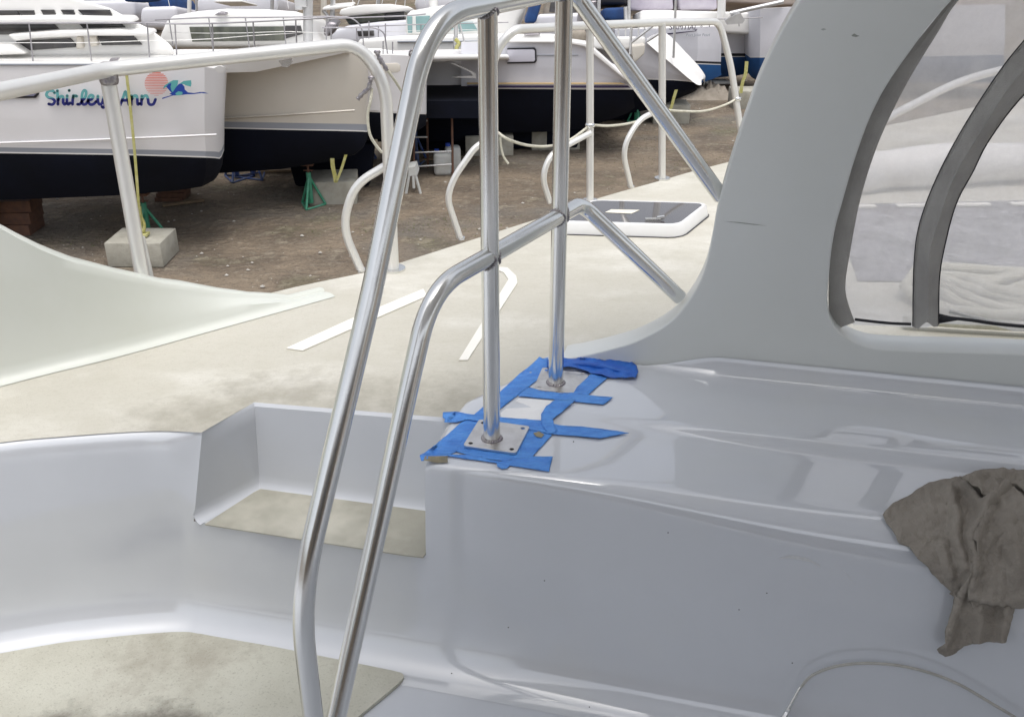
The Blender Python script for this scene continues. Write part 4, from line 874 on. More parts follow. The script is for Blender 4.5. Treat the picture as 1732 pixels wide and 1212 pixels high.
# striped sun disc and flying long-necked bird
b = MB(); cx_, cy_, rr_ = 1143, 233, 112
for k in range(15):
    y = cy_ - rr_ + 8 + k * 15.3; h = 10.5 - k * .45; hw_ = math.sqrt(max(0, rr_ ** 2 - (y - cy_) ** 2)); 
    if hw_ < 8: continue
    b.add([ony(*NX(cx_ - hw_, y - h / 2), LY + .002), ony(*NX(cx_ + hw_, y - h / 2), LY + .002), ony(*NX(cx_ + hw_, y + h / 2), LY + .002), ony(*NX(cx_ - hw_, y + h / 2), LY + .002)], [(0, 1, 2, 3)])
b.build('sun_emblem', 'red_sun', sa, fixn=False)
def poly(parent, name, pts, m, Y=LY - .004, crop=NX):
    b = MB(); b.add([ony(*crop(*p), Y) for p in pts], [tuple(range(len(pts)))]); return b.build(name, m, parent, fixn=False)
b = MB()
def pf(pts, mi, Y): b.add([ony(*NX(*p), Y) for p in pts], [tuple(range(len(pts)))], mi)
pf([(1205, 285), (1215, 255), (1255, 225), (1300, 200), (1350, 200), (1345, 240), (1320, 290), (1290, 320), (1275, 290), (1262, 250), (1235, 262)], 1, LY - .004)
pf([(1352, 240), (1400, 208), (1470, 200), (1474, 235), (1468, 262), (1420, 250), (1405, 240), (1380, 236)], 1, LY - .004)
pf([(1235, 262), (1258, 235), (1285, 228), (1275, 262), (1285, 300), (1296, 318), (1280, 315)], 0, LY - .006)
pf([(1300, 310), (1325, 270), (1355, 235), (1385, 235), (1408, 262), (1412, 290), (1440, 315), (1500, 322), (1555, 312), (1590, 312), (1636, 326), (1600, 326), (1570, 322), (1500, 332), (1420, 335), (1370, 342), (1300, 345), (1230, 368), (1195, 380), (1200, 366), (1250, 352), (1290, 340), (1265, 330), (1285, 318)], 0, LY - .006)
pf([(1320, 325), (1350, 305), (1385, 310), (1392, 325), (1375, 342), (1335, 345)], 1, LY - .008)
b.build('bird_emblem', ['blue_bird', 'teal'], sa, fixn=False)

# --- second catamaran: long dark window, two hulls behind the rail
HB = empty('catamaran', (-1, 14, 0), 'white catamaran with long dark cabin window and thick grey mast, beyond the named one', 'boat')
hull(HB, 'hull', [(420, 93, 178, 179, 240, 1), (560, 93, 184, 185, 238, 1), (660, 93, 190, 191, 232, .9), (705, 95, 191.5, 192.5, 222, .5), (720, 100, 192, 193, 212, .15)], 12.3, 1.2, ('boat_white', 'boat_white', 'navy'))
hull(HB, 'hull', [(640, 88, 166, 167, 240, 1), (760, 86, 168, 169, 240, 1), (830, 85, 168.5, 169.5, 236, .8), (856, 86, 168.5, 169.5, 215, .42), (865, 92, 168.5, 169.5, 200, .16)], 14.3, 1.1, ('boat_white', 'boat_white', 'navy'))
slab(HB, 'cabin', [(262, 80), (272, 52), (279, 36), (291, 26), (330, 19), (381, 14.5), (450, 15.5), (508, 20), (512, 30), (520, 60), (540, 80)], 14.4, 2, 'boat_roof', .1)
slab(HB, 'window', [(320, 46), (480, 45), (481, 69), (325, 71)], 14.37, .06, 'win_g', .004); slab(HB, 'window', [(482, 44), (508, 44), (512, 58), (482, 66)], 14.37, .06, 'win', .004)
slab(HB, 'side_deck', [(250, 84), (640, 82), (700, 92), (860, 92), (862, 100), (250, 108)], 13.2, 1.1, 'boat_roof', .05)
slab(HB, 'roof_hatch', [(370, 21), (382, 22), (382, 26), (362, 26)], 14.3, .3, 'weld', .01)
slab(HB, 'crossbeam', [(716, 102), (810, 97), (838, 97), (838, 101), (716, 107)], 13.4, .14, 'alu', .02)
b = MB(); b.prism([ony(*q, 13.3) for q in [(762, 107), (768, 107), (804, 124), (806, 133), (765, 131), (800, 128), (795, 122)]], (0, .06, 0)); b.build('anchor', 'alu', HB)
mast = MB(); mast.tube([ony(521, 70, 13.6), ony(521, -500, 13.6)], .065, 12); mo = mast.build('mast', 'alu', HB, smooth=.8)
b = MB(); b.box(ony(509, 4, 13.5), (.16, .1, .12)); b.box(ony(506, 13, 13.5), (.1, .1, .06)); b.build('winch', 'alu', mo, bevel=.02)
brail(HB, [(262, 34), (346, 30), (431, 30), (560, 28), (596, 30), (612, 45), (616, 88)], [(286, 33, 293, 78), (353, 31, 360, 82), (415, 30, 422, 82), (479, 29, 484, 78), (552, 28, 552, 84)], 13.4)
brail(HB, [(545, 47), (635, 47), (650, 55), (656, 95)], [(560, 47, 560, 88), (603, 47, 604, 90), (648, 70, 648, 92), (664, 71, 664, 92)], 12.6, mid=False)
brail(HB, [(552, 32), (690, 27), (720, 24)], [(652, 40, 652, 70), (624, 36, 624, 66)], 14.2, mid=False)
slab(HB, 'cockpit_gear', [(548, 44), (556, 36), (572, 40), (560, 62), (546, 62)], 15.2, .4, 'weld', .05)
slab(HB, 'hull_recess', [(640, 108), (672, 107), (677, 111), (677, 120), (672, 123), (640, 124)], 12.27, .02, 'boat_cream', .004)
b = MB(); 
for q in ([(693, 88), (697, 84), (698, 90), (693, 94)],): b.tube(cr([ony(*v, 12.4) for v in q + [q[0]]], 4), .014, 6)
b.build('bow_shackle', 'weld', HB, smooth=3)

# --- third: grey superstructure with curved roof
CC = empty('catamaran', (-3, 21, 0), 'distant grey catamaran with rounded white roof, left of the boat with teal windows', 'boat')
slab(CC, 'roof', [(573, 25), (576, 16), (590, 12), (614, 8), (660, 7), (690, 11), (699, 15), (684, 18), (630, 22), (582, 27)], 20, 4, 'boat_roof', .12)
slab(CC, 'window', [(580, 26), (684, 18), (684, 33), (624, 38), (590, 42)], 20.3, 3, 'win_g', .02)
slab(CC, 'window', [(650, 24), (684, 20), (684, 34), (650, 34)], 20.25, .2, 'win', .02)
slab(CC, 'hull', [(560, 52), (590, 43), (640, 37), (692, 33), (720, 36), (760, 70), (560, 72)], 20, 3, 'boat_cool', .06)
slab(CC, 'portlight', [(604, 53), (632, 52), (633, 61), (606, 62)], 19.96, .06, 'win', .01)
slab(CC, 'helm_seat', [(545, 14), (560, 11), (594, 8), (596, 11), (562, 17), (546, 18)], 20.5, .5, 'boat_roof', .03)
b = MB(); b.tube([ony(546, 17, 20.6), ony(556, 30, 20.6), ony(550, 60, 20.6)], .04, 8); b.tube([ony(566, -60, 20.6), ony(562, 28, 20.6)], .05, 8); b.build('davit', 'alu', CC, smooth=.8)
# --- fourth: teal windows
DD = empty('catamaran', (1, 20, 0), 'white catamaran with pale teal cabin windows and thin grey rub rail', 'boat')
slab(DD, 'cabin', [(684, 60), (686, 24), (694, 18), (734, 11), (790, 2), (870, -10), (895, 4), (880, 30), (868, 62)], 19, 4, 'boat_roof', .1)
for p in ([(688, 28), (697, 28), (697, 56), (690, 56)], [(703, 28), (727, 27), (724, 54), (704, 54)], [(733, 27), (760, 30), (768, 52), (733, 53)], [(775, 38), (800, 38), (808, 52), (776, 54)]): slab(DD, 'window', p, 18.96, .06, 'win_t', .01)
slab(DD, 'hull', [(604, 66), (680, 60), (860, 56), (885, 62), (885, 110), (604, 110)], 17.5, 3, 'boat_roof', .08)
slab(DD, 'rub_rail', [(672, 70), (866, 69), (866, 71), (672, 72)], 17.46, .06, 'grey_band', .005)
brail(DD, [(600, 46), (700, 42), (860, 38)], [(640, 44, 640, 64), (712, 42, 712, 62), (778, 40, 778, 62), (830, 39, 830, 62)], 17.6)
b = MB(); b.tube([ony(769, 96, 15.6), ony(772, 38, 15.6)], .032, 8); b.tube(cr([ony(*q, 15.6) for q in [(778, 42), (785, 70), (786, 90), (800, 100)]], 5), .014, 6); b.build('davit', 'alu', DD, smooth=.8)
tag(slab(None, 'blue_sail_cover', [(886, 40), (898, 8), (908, -6), (916, 8), (906, 40)], 18.0, .5, 'blue_cv', .05), 'dark blue canvas panel between the white cabin and the near steel post', 'canvas')
# yellow line bundle on bow
rope('rope_bundle', [ony(770, 66, 15.4), ony(776, 74, 15.4), ony(772, 82, 15.4), ony(778, 92, 15.4)], .03, 'rope_y', 'bundle of yellow green line tied on a white bow post', 'rope')
# --- fifth: striped monohull-like stern with portlight
EE = empty('catamaran', (3, 15, 0), 'white catamaran with gold and purple stripes, black framed portlight and raked open sterns', 'boat')
hull(EE, 'hull', [(780, 72, 139, 150, 222, 1), (850, 71, 139, 150, 224, 1), (930, 71, 139.5, 150.5, 222, 1), (985, 75, 140, 151, 216, 1), (1000, 85, 140, 151, 210, 1), (1030, 108, 141, 151, 200, 1), (1056, 130, 142, 151, 190, .95), (1072, 143, 147, 151, 178, .9)], 14.2, 1.5, ('boat_cool', 'boat_cool', 'navy'))
slab(EE, 'gold_stripe', [(790, 140), (1050, 140), (1058, 143), (790, 143)], 14.2, .02, 'stripe_gold', .002); slab(EE, 'purple_stripe', [(790, 145.2), (1062, 145.2), (1066, 148.6), (790, 148.6)], 14.2, .03, 'stripe_d', .002)
slab(EE, 'portlight', [(858, 82), (904, 81), (907, 84), (908, 103), (905, 107), (858, 108)], 14.17, .04, 'black', .004); slab(EE, 'portlight', [(858, 84.5), (902, 84), (904.5, 86), (905, 102), (903, 104.5), (858, 105.5)], 14.155, .03, mat('portlight_glass_pale', (.55, .54, .60), .15), .003)
slab(EE, 'hull_seam', [(908, 93.3), (978, 93.3), (978, 94.2), (908, 94.2)], 14.19, .02, 'grey_band', .001)
slab(EE, 'deck_edge', [(840, 69), (958, 69), (992, 74), (1008, 86), (1056, 129), (1074, 145), (1068, 144), (1004, 92), (988, 79), (956, 73), (840, 72)], 14.12, .3, 'boat_roof', .01)
slab(EE, 'cabin', [(830, 70), (836, 58), (930, 57), (985, 62), (990, 72)], 15.0, 2.2, 'boat_roof', .05)
slab(EE, 'deck_hatch', [(886, 58.5), (912, 57), (914, 59), (890, 61)], 14.9, .3, 'weld', .01)
slab(EE, 'winch_cover', [(958, 52), (992, 52), (992, 72), (975, 70), (960, 66)], 14.6, .5, 'tan_cv', .05)
# deck between the sterns and the second hull
slab(EE, 'aft_deck', [(985, 62), (1092, 62), (1092, 76), (1050, 86), (1004, 82)], 15.8, 1.4, 'boat_roof', .04)
slab(EE, 'cockpit_locker', [(1068, 78), (1092, 75), (1090, 92), (1072, 108)], 15.7, .6, 'boat_cream', .03)
hull(EE, 'hull', [(930, 66, 131, 132.5, 200, 1), (1040, 68, 132, 133.5, 196, 1), (1092, 69, 132.5, 134, 186, 1), (1110, 84, 133, 134.5, 178, 1), (1140, 109, 134, 135.5, 166, 1), (1165, 129, 136.5, 137.5, 155, .95), (1176, 137.5, 138.5, 139.5, 148, .9)], 16.4, 1.35, ('boat_cool', 'boat_cool', 'navy'))
b = MB(); n0 = cr([ony(*q, 16.36) for q in [(1094, 69), (1110, 83), (1140, 108), (1162, 127), (1178, 139), (1186, 140)]], 5); n1 = cr([ony(*q, 17.5) for q in [(1120, 56), (1135, 66), (1160, 92), (1180, 113), (1192, 130), (1192, 136)]], 5)
b.grid([[p + Vector((0, -.04, -.03)), p + Vector((0, 0, .04)), lerp(p, q, .12) + Vector((0, 0, .03)), lerp(p, q, .2) + Vector((-.02, 0, .03)), lerp(p, q, .8) + Vector((-.02, 0, .03)), lerp(p, q, .9) + Vector((0, 0, .03)), q + Vector((0, 0, .03)), q + Vector((0, .05, -.1))] for p, q in zip(n0, n1)])
b.build('stern_scoop', 'boat_roof', EE, smooth=1)
for q in ([(1066, 92), (1068, 40), (1100, 36)], [(1068, 72), (1104, 44)], [(1094, 70), (1122, 52)]): tube_obj('stern_rail', bend([ony(*v, 15.6) for v in q], .1, 4), .022, 'alu', EE, 8)
tube_obj('flag_pole', [ony(1139, 98, 16.3), ony(1144, -20, 16.3)], .02, 'alu', EE, 8)
for x in (1046, 1058, 1080, 1090): tube_obj('stanchion', [ony(x, 70, 16), ony(x, 44, 16)], .012, 'alu', EE, 6)
# --- sixth: blue bottom
FF = empty('catamaran', (5, 18, 0), 'white catamaran with bright blue antifouling and black waterline stripe at upper right', 'boat')
hull(FF, 'hull', [(1040, 50, 103, 107, 150, 1), (1130, 48, 103.5, 107.5, 148, 1), (1180, 46, 104, 108, 142, .95), (1206, 45, 105, 109, 134, .5), (1220, 45, 105.5, 109.5, 128, .2)], 18.5, 1.0, ('boat_cool', 'black', 'blue_af'))
hull(FF, 'hull', [(1120, 30, 90, 95, 140, 1), (1240, 30, 91, 96, 128, 1), (1272, 30, 91, 96, 122, .8), (1286, 31, 90, 95, 116, .35), (1290, 34, 90, 95, 108, .15)], 19.6, 1.3, ('boat_cool', 'black', 'blue_af'))
slab(FF, 'hull_graphic', [(1128, 57), (1175, 52.5), (1178, 51), (1178, 53), (1130, 59)], 18.47, .02, 'stripe_d', .001)
def text(s, px, py, Y, size, m, parent, name):
    cu = bpy.data.curves.new(name, 'FONT'); cu.body = s; cu.size = size; cu.extrude = .002; cu.shear = .15
    to = bpy.data.objects.new('tmp', cu); C.objects.link(to); dg = bpy.context.evaluated_depsgraph_get(); me = bpy.data.meshes.new_from_object(to.evaluated_get(dg)); bpy.data.objects.remove(to)
    p = ony(px, py, Y); me.transform(Matrix.Translation(p) @ Matrix.Rotation(R(90), 4, 'X')); me.materials.clear(); return link(name, me, m, parent)
text('SUMTIAL *', 1131, 50.5, 18.44, .13, 'stripe_d', FF, 'hull_lettering'); text('Port John Pearl', 1160, 61.5, 18.44, .07, 'grey_band', FF, 'hull_lettering')
slab(FF, 'cabin', [(1082, 36), (1083, 18), (1110, 17), (1325, 22), (1330, 60), (1082, 50)], 19.2, 1.2, 'boat_roof', .05)
slab(FF, 'cockpit_enclosure', [(1063, 18), (1066, -40), (1135, -40), (1140, 17)], 20.0, 2, 'win_p', .05); slab(FF, 'cockpit_enclosure', [(1150, 17), (1142, -40), (1210, -40), (1214, 16)], 20.0, 2, 'win_p', .05)
b = MB(); b.tube([ony(1220, 30, 19), ony(1222, -60, 19)], .075, 10); b.build('mast', 'boat_roof', FF, smooth=.8)
b = MB(); b.tube([ony(1235, 23, 18.6), ony(1325, 3, 18.6)], .04, 8); b.prism([ony(*q, 18.5) for q in [(1226, 35), (1240, 27), (1252, 22), (1260, 34), (1256, 40), (1230, 42)]], (0, .1, 0)); b.build('bowsprit', 'alu', FF, smooth=.8)
brail(FF, [(1135, 36), (1200, 33), (1290, 30)], [(1150, 35, 1150, 50), (1200, 33, 1200, 46), (1250, 31, 1250, 45)], 18.6, mid=False)
G = empty('catamaran', (7, 24, 0), 'plain white boat hull partly behind the arch at the far right', 'boat')
hull(G, 'hull', [(1270, 16, 95, 97, 130, .4), (1286, 15, 95, 97, 140, .8), (1340, 12, 95, 97, 140, 1), (1480, 10, 95, 97, 140, 1), (1700, 8, 90, 92, 140, 1)], 18.6, 1.4, ('boat_cool', 'boat_cool', 'blue_af'))
slab(G, 'cabin', [(1230, 5), (1240, -60), (1700, -60), (1720, 12), (1400, 12)], 23, 3, mat('cabin_beige', (.55, .47, .42), .5, col2=(.4, .34, .3), scale=2, amt=.6), .05)
# --- farther row across the top
def far_boat(x0, x1, ytop, ybase, Y, m, label, win=True, name='moored_boat'):
    o = empty(name, ony((x0 + x1) / 2, ybase, Y), label, 'boat'); w_ = x1 - x0
    slab(o, 'hull', [(x0, ybase), (x0 + .03 * w_, lerp(ybase, ytop, .45)), (x1 - .02 * w_, lerp(ybase, ytop, .5)), (x1, ybase + 2), (x1 - .05 * w_, ybase + 18), (x0 + .04 * w_, ybase + 18)], Y, 3, 'boat_cool', .1)
    slab(o, 'cabin', [(x0 + .15 * w_, lerp(ybase, ytop, .4)), (x0 + .22 * w_, ytop), (x1 - .25 * w_, ytop - 2), (x1 - .1 * w_, lerp(ybase, ytop, .4))], Y + .6, 2, m, .15)
    if win: slab(o, 'window', [(x0 + .25 * w_, lerp(ybase, ytop, .5)), (x0 + .28 * w_, lerp(ybase, ytop, .8)), (x1 - .3 * w_, lerp(ybase, ytop, .8)), (x1 - .2 * w_, lerp(ybase, ytop, .5))], Y + .56, .1, 'win', .02)
    return o
far_boat(60, 230, -22, 22, 26, 'boat_roof', 'white boat just behind the roof of the named catamaran')
far_boat(236, 300, -10, 30, 24, 'blue_cv', 'boat under dark blue canvas at the top left between the two catamarans', False)
far_boat(330, 470, -24, 12, 30, 'boat_roof', 'small distant white boat above the long dark window')
far_boat(700, 860, -26, 6, 27, 'boat_roof', 'distant white boat above the teal window cabin')
far_boat(905, 1000, -8, 50, 23, 'tan_cv', 'boat with tan canvas seen between the two steel posts', True)
o = empty('covered_boat', ony(1040, 40, 20), 'boat with bright blue tarp and dark cockpit right of the diagonal tube', 'boat')
slab(o, 'tarp', [(1018, 34), (1020, 14), (1060, 12), (1063, 34)], 19.6, 1.5, 'blue_cv', .06); slab(o, 'tarp', [(1014, 8), (1015, -30), (1060, -30), (1061, 8)], 19.9, 1.5, 'black', .06)
slab(o, 'hull', [(985, 36), (990, 2), (1012, 0), (1014, 34), (1064, 34), (1064, 66), (985, 66)], 20.2, 2, 'weld', .05)
b = MB(); b.tube([ony(1064, 60, 19.3), ony(1064, -50, 19.3)], .03, 8); b.tube([ony(1059, 34, 19.3), ony(1058, 12, 19.3)], .04, 8); b.tube([ony(1012, 60, 19.3), ony(1014, -50, 19.3)], .035, 8); b.build('post', 'alu', o, smooth=.8)
# masts and poles standing in the far row
for k, (x, y0, Y, r, lab, m_) in enumerate([(320, 22, 24, .05, 'white mast left of the small cabin above the long window', 'boat_roof'), (332, 24, 25, .03, 'thin white pole beside the leftmost white mast', 'alu'), (460, 18, 25, .045, 'grey mast just left of the thick mast on the second catamaran', 'alu'), (549, 20, 24, .05, 'pale mast right of the thick grey mast', 'boat_cream'), (733, 12, 23, .10, 'thick white mast above the teal windows', 'boat_roof'), (545, 10, 27, .04, 'slim cream pole at the left edge of the pale mast', 'boat_cream'), (640, 10, 28, .05, 'slim distant mast above the rounded white roof', 'alu'), (185, 5, 27, .06, 'distant mast over the named catamaran roof', 'alu')]):
    b = MB(); b.tube([ony(x, y0 + 20, Y), ony(x + 3, -400, Y)], r, 8); tag(b.build('mast', m_, smooth=.8), lab, 'mast')
# rigging clutter
b = MB()
random.seed(5)
for k in range(26):
    x = random.choice([random.uniform(240, 560), random.uniform(560, 860), random.uniform(880, 1010)]); Y = random.uniform(22, 27)
    b.tube([ony(x, random.uniform(8, 24), Y), ony(x + random.uniform(-60, 60), -160, Y + 1)], .008, 5)
tag(b.build('rigging_wires', 'alu'), 'tangle of thin stays and rigging wires over the far boats', 'rigging', kind='stuff')
# blue fabric at top left
tag(slab(None, 'sail_bag', [(205, 4), (215, -20), (275, -24), (272, 3), (240, 6)], 21, .8, 'blue_cv', .1), 'blue sail bag at the very top left of the yard', 'sail bag')
tag(slab(None, 'bimini_frame', [(361, 2), (366, 1), (410, 1), (412, 4), (364, 5)], 22, 1.2, 'boat_roof', .05), 'small white flat bimini top above the long window cabin', 'bimini')

# =================================================================== YARD THINGS
def cblock(px, py, w_, d_, h_, rz, label):
    p = onz(px, py, 0); ex = Vector((math.cos(rz), math.sin(rz), 0)); ey = Vector((-ex.y, ex.x, 0)); c = p + ex * 0 + ey * d_ / 2
    b = MB(); b.box((c.x, c.y, h_ / 2), (w_, d_, h_), rz)
    o = b.build('concrete_block', 'concrete', bevel=.012); return tag(o, label, 'concrete block', 'concrete blocks lashed under the boats'), c
o, bc = cblock(230, 452, .60, .52, .27, -.02, 'nearest concrete block, beside the left stanchion with yellow strap and green stand behind')
b = MB(); b.box((bc.x - .16, bc.y - .24, .285), (.26, .05, .03)); b.build('concrete_chip', 'concrete', o) if False else None
cblock(564, 347, .60, .62, .30, .10, 'concrete block beside the green jack stand with yellow strap ends on top')
cblock(828, 264, .72, .6, .30, .05, 'concrete block directly behind the near steel post')
cblock(940, 254, .74, .6, .30, .05, 'pale concrete block behind the rear steel post')
cblock(1135, 210, .62, .5, .32, 0, 'far concrete block below the diagonal tube')
cblock(1272, 185, .7, .5, .32, 0, 'dark concrete block nearly hidden at the arch edge')
for (px, py, w_, h_, lab) in [(12, 400, .55, .42, 'stack of red brown timber blocks at the left edge under the named catamaran'), (285, 342, .35, .18, 'low timber block under the bow of the named catamaran')]:
    p = onz(px, py, 0); b = MB()
    for k in range(3): b.box((p.x + .02 * k, p.y + .2, h_ / 6 + k * h_ / 3), (w_, .4, h_ / 3 - .006), .05 * k)
    tag(b.build('timber_blocks', 'rust', bevel=.006), lab, 'timber', 'timber blocking')
def jack(px, py, h_, rr, m, label, rot=0.3, legs=3):
    p = onz(px, py, 0); j = empty('jack_stand', p, label, 'jack stand', 'jack stands'); top_ = p + Vector((0, 0, h_ * .72))
    b = MB(); b.tube([p + Vector((0, 0, h_ * .1)), p + Vector((0, 0, h_ * .8))], .032, 10); b.build('sleeve', m, j, smooth=.8)
    b = MB(); b.tube([p + Vector((0, 0, h_ * .75)), p + Vector((0, 0, h_))], .014, 8); b.tube([p + Vector((-.06, 0, h_ * .84)), p + Vector((.06, 0, h_ * .84))], .009, 6); b.box(p + Vector((0, 0, h_)), (.16, .16, .03)); b.build('screw_head', 'rust', j)
    ft = [p + Vector((math.cos(rot + k * 2.094) * rr, math.sin(rot + k * 2.094) * rr, .02)) for k in range(3)]
    for k in range(3):
        b = MB(); b.tube([top_, ft[k]], .017, 8); b.tube([ft[k], ft[(k + 1) % 3]], .013, 6) if k < 2 or legs == 3 else None; b.build('leg', m, j, smooth=.8)
    return j
jack(527, 350, .56, .18, 'jack_g', 'bright green jack stand standing beside the strapped concrete block', .35)
jack(531, 314, .72, .25, 'jack_t', 'faded teal jack stand just behind the bright green one', .9)
jack(253, 405, .55, .22, 'jack_g', 'green jack stand behind the nearest concrete block', .2)
jack(402, 303, .55, .24, 'jack_b', 'blue grey jack stand under the dark hull left of the green stand', .5)
jack(430, 300, .60, .26, 'jack_b', 'darker blue jack stand right behind the blue grey one', 1.2)
jack(612, 272, .62, .22, 'jack_b', 'small blue jack stand behind the bent left rail', .4)
jack(704, 276, .62, .20, 'jack_b', 'blue jack stand between the handrail tube and the ladder', .8)
jack(1075, 208, .5, .14, 'jack_g', 'small green jack stand in shade behind the thin stanchion', .8)
# straps
def strap(pts, w_, label, Yd=.02):
    P = cr(pts, 5); b = MB(); b.grid([[p + Vector((-w_ / 2, 0, 0)), p + Vector((w_ / 2, 0, 0))] for p in P]); b.grid([[p + Vector((-w_ / 2, .006, 0)), p + Vector((w_ / 2, .006, 0))] for p in P])
    return tag(b.build('tie_down_strap', 'rope_y', fixn=False), label, 'strap', 'yellow tie down straps')
Yb = bc.y - .05
strap([ony(213, 118, 9.93), ony(220, 180, 9.93), ony(228, 262, 9.93), ony(234, 340, 9.93), ony(239, 390, Yb)], .028, 'long yellow strap from the named hull down to the nearest concrete block')
b = MB(); q = ony(240, 372, Yb); b.tube(cr([ony(*v, Yb) for v in [(234, 352), (232, 362), (236, 378), (242, 392), (244, 380), (238, 365), (236, 350)]], 5), .017, 6); b.box(ony(240, 396, Yb), (.14, .1, .025)); b.box(ony(238, 366, Yb), (.03, .03, .08))
tag(b.build('strap_ratchet', 'rope_y', smooth=.8), 'bunched yellow strap and ratchet on the nearest concrete block', 'ratchet')
Y2 = onz(568, 318, .3).y
strap([ony(562, 268, Y2), ony(563, 282, Y2), ony(566, 296, Y2), ony(568, 308, Y2)], .05, 'left yellow strap end on the block beside the green stand')
strap([ony(585, 262, Y2), ony(578, 284, Y2), ony(572, 300, Y2), ony(568, 309, Y2)], .035, 'slanting yellow strap end on the block beside the green stand')
Y3 = onz(1120, 190, .3).y
strap([ony(1144, 152, Y3), ony(1140, 165, Y3), ony(1136, 180, Y3), ony(1132, 190, Y3)], .05, 'yellow strap under the raked stern behind the second stanchion')
Y4 = onz(1258, 160, .3).y
strap([ony(1263, 104, Y4), ony(1261, 125, Y4), ony(1256, 140, Y4), ony(1253, 158, Y4)], .06, 'yellow strap beside the arch edge under the blue hull')
# ladder / scaffold
Y5 = onz(765, 300, 0).y; sc_ = empty('scaffold', onz(745, 300, 0), 'thin pipe scaffold trestle with plank top behind the handrail', 'scaffold')
for pts in ([(722, 178), (724, 290)], [(764, 180), (766, 298)], [(700, 180), (700, 292)]): tube_obj('leg', [ony(*pts[0], Y5 + (.5 if pts[0][0] == 722 else 0)), ony(*pts[1], Y5 + (.5 if pts[0][0] == 722 else 0))], .016, 'rust', sc_, 8)
for pts in ([(702, 204), (723, 204)], [(702, 232), (723, 232)], [(702, 258), (765, 256)], [(700, 282), (764, 278)]): tube_obj('rung', [ony(*pts[0], Y5), ony(*pts[1], Y5)], .012, 'alu', sc_, 8)
b = MB(); b.prism([ony(*q, Y5 - .05) for q in [(700, 178), (708, 173), (770, 175), (770, 178), (722, 181)]], (0, .25, 0)); b.build('plank', 'plastic_w', sc_)
# jerry cans / drum
def can(px, py, w_, h_, d_, label, m='plastic_w'):
    p = onz(px, py, 0); o = empty('plastic_container', p, label, 'container', 'plastic containers on the dirt'); b = MB(); b.box(p + Vector((0, d_ / 2, h_ / 2)), (w_, d_, h_), .1); b.build('container_body', m, o, bevel=.05, seg=3)
    b = MB(); b.tube([p + Vector((-w_ * .3, .08, h_)), p + Vector((-w_ * .3, .08, h_ + .04))], .035, 10); b.build('cap', 'plastic_b', o); return o
can(748, 298, .24, .32, .2, 'round cornered white plastic container with blue cap below the scaffold')
can(766, 292, .22, .36, .2, 'taller pale container just behind the blue capped one')
# sawhorse
Y6 = onz(700, 328, 0).y; sw = empty('sawhorse', onz(700, 328, 0), 'small white plastic sawhorse just right of the handrail tube', 'sawhorse')
for pts in ([(700, 285), (712, 330)], [(694, 285), (686, 333)], [(698, 283), (700, 318)]): tube_obj('leg', [ony(*pts[0], Y6), ony(*pts[1], Y6)], .02, 'plastic_w', sw, 6)
b = MB(); b.prism([ony(*q, Y6 - .02) for q in [(690, 284), (702, 282), (706, 296), (692, 298)]], (0, .3, 0)); b.build('beam', 'plastic_w', sw)
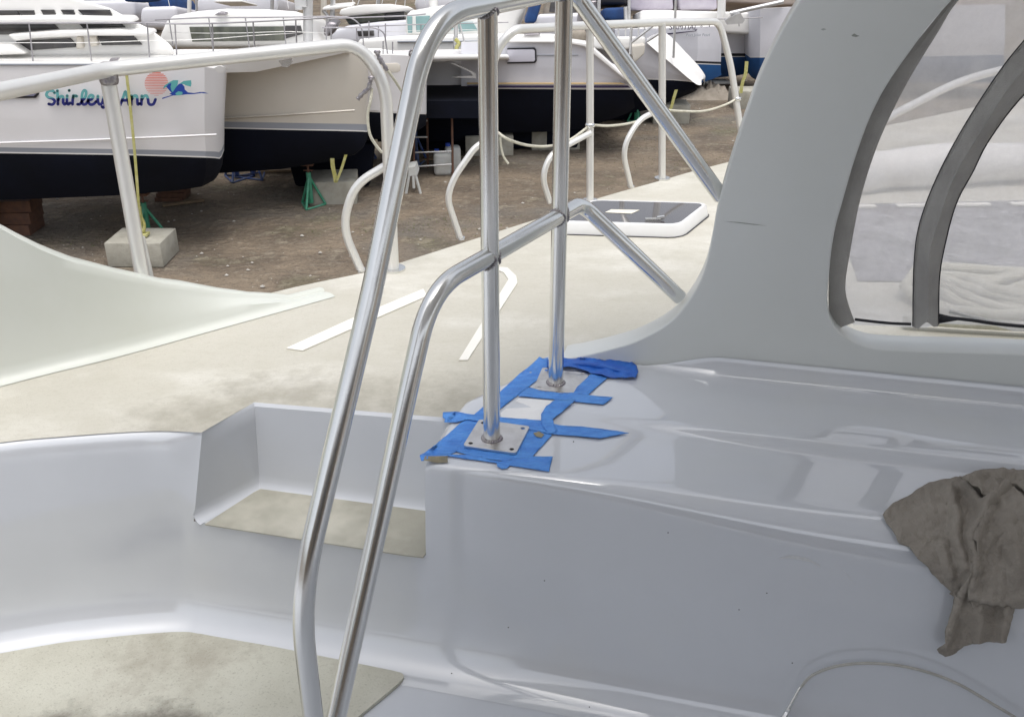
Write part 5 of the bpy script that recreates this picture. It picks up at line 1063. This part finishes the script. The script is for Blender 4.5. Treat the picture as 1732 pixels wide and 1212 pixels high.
# junk heap, boards, kayak
b = MB(); p = onz(1205, 172, 0); rows = []
for i in range(15):
    rows.append([Vector((p.x - .55 + 1.1 * i / 14, p.y + .1 + .7 * j / 10, max(0, .24 * math.sin(math.pi * i / 14) * math.sin(math.pi * j / 10) * (1 + .9 * noise.noise(Vector((i * .8, j * .8, 4))))))) for j in range(11)])
b.grid(rows); tag(b.build('crumpled_tarp', 'tan_cv', smooth=.6), 'crumpled brown tarp heap on the ground under the raked stern', 'tarp')
p = onz(1205, 152, .0); b = MB(); b.box(p + Vector((0, .2, .12)), (.7, .3, .05), .1); tag(b.build('loose_board', 'plastic_w', bevel=.01), 'pale board lying behind the crumpled tarp', 'board', 'boards lying on the dirt')
p = onz(905, 222, .1); b = MB(); kp = [p + Vector((-1.1 + 2.2 * k / 16, .4, .22 + .05 * math.sin(math.pi * k / 16) * -1)) for k in range(17)]; b.tube(kp, [.03 + .2 * math.sin(math.pi * (k + .5) / 17) for k in range(17)], 12)
tag(b.build('kayak', mat('orange_yellow_plastic', (.42, .20, .02), .5), smooth=3.2), 'yellow orange kayak lying in the dark behind the two steel posts', 'kayak')
b = MB(); p = onz(868, 214, .2); b.tube([p, p + Vector((.35, .1, .25))], .035, 8); tag(b.build('paddle_blade', 'plastic_w', smooth=1), 'pale slanting object in the dark left of the kayak', 'board')
for (x0, y0, x1, y1, lab) in [(600, 285, 735, 268, 'long thin board on the dirt behind the left rail end'), (440, 290, 512, 288, 'short board on the dirt under the dark hull'), (275, 347, 345, 338, 'thin board beside the low timber block'), (690, 270, 765, 262, 'thin board below the scaffold'), (85, 285, 95, 283, 'scrap board under the named catamaran')]:
    a_ = onz(x0, y0, .03); c_ = onz(x1, y1, .03); b = MB(); d = (c_ - a_); b.box((a_ + c_) / 2, (d.length, .06, .03), math.atan2(d.y, d.x)); tag(b.build('loose_board', 'wood'), lab, 'board', 'boards lying on the dirt')
# dark keels carrying the hulls
for pr, px, py, Y, w_ in ((sa, -150, 372, 10.6, 1.6), (HB, 560, 262, 12.9, 1.0), (HB, 760, 238, 14.9, 1.3), (EE, 900, 222, 15, 1.4), (EE, 1030, 190, 17, 1.0)):
    t_ = ony(px, py, Y); b = MB(); x = t_.x; b.prism([(x - w_ / 2, Y - .12, .02), (x + w_ / 2, Y - .12, .02), (x + w_ * .6, Y - .12, .62), (x - w_ * .6, Y - .12, .62)], (0, .24, 0)); b.build('keel', 'navy', pr, bevel=.05)
for pr, (x0, x1, Y, dpt, zb, zt_) in ((HB, (520, 830, 13.2, 1.2, .85, 1.08)), (EE, (800, 1050, 15.6, 1.0, .5, .75))):  # dark slabs added between the hulls to stand in for the shade there
    a_ = ony(x0, 150, Y).x; c_ = ony(x1, 150, Y).x; b = MB(); b.box(((a_ + c_) / 2, Y + dpt / 2, (zb + zt_) / 2), (c_ - a_, dpt, zt_ - zb)); b.build('bridgedeck_shade', 'navy', pr)
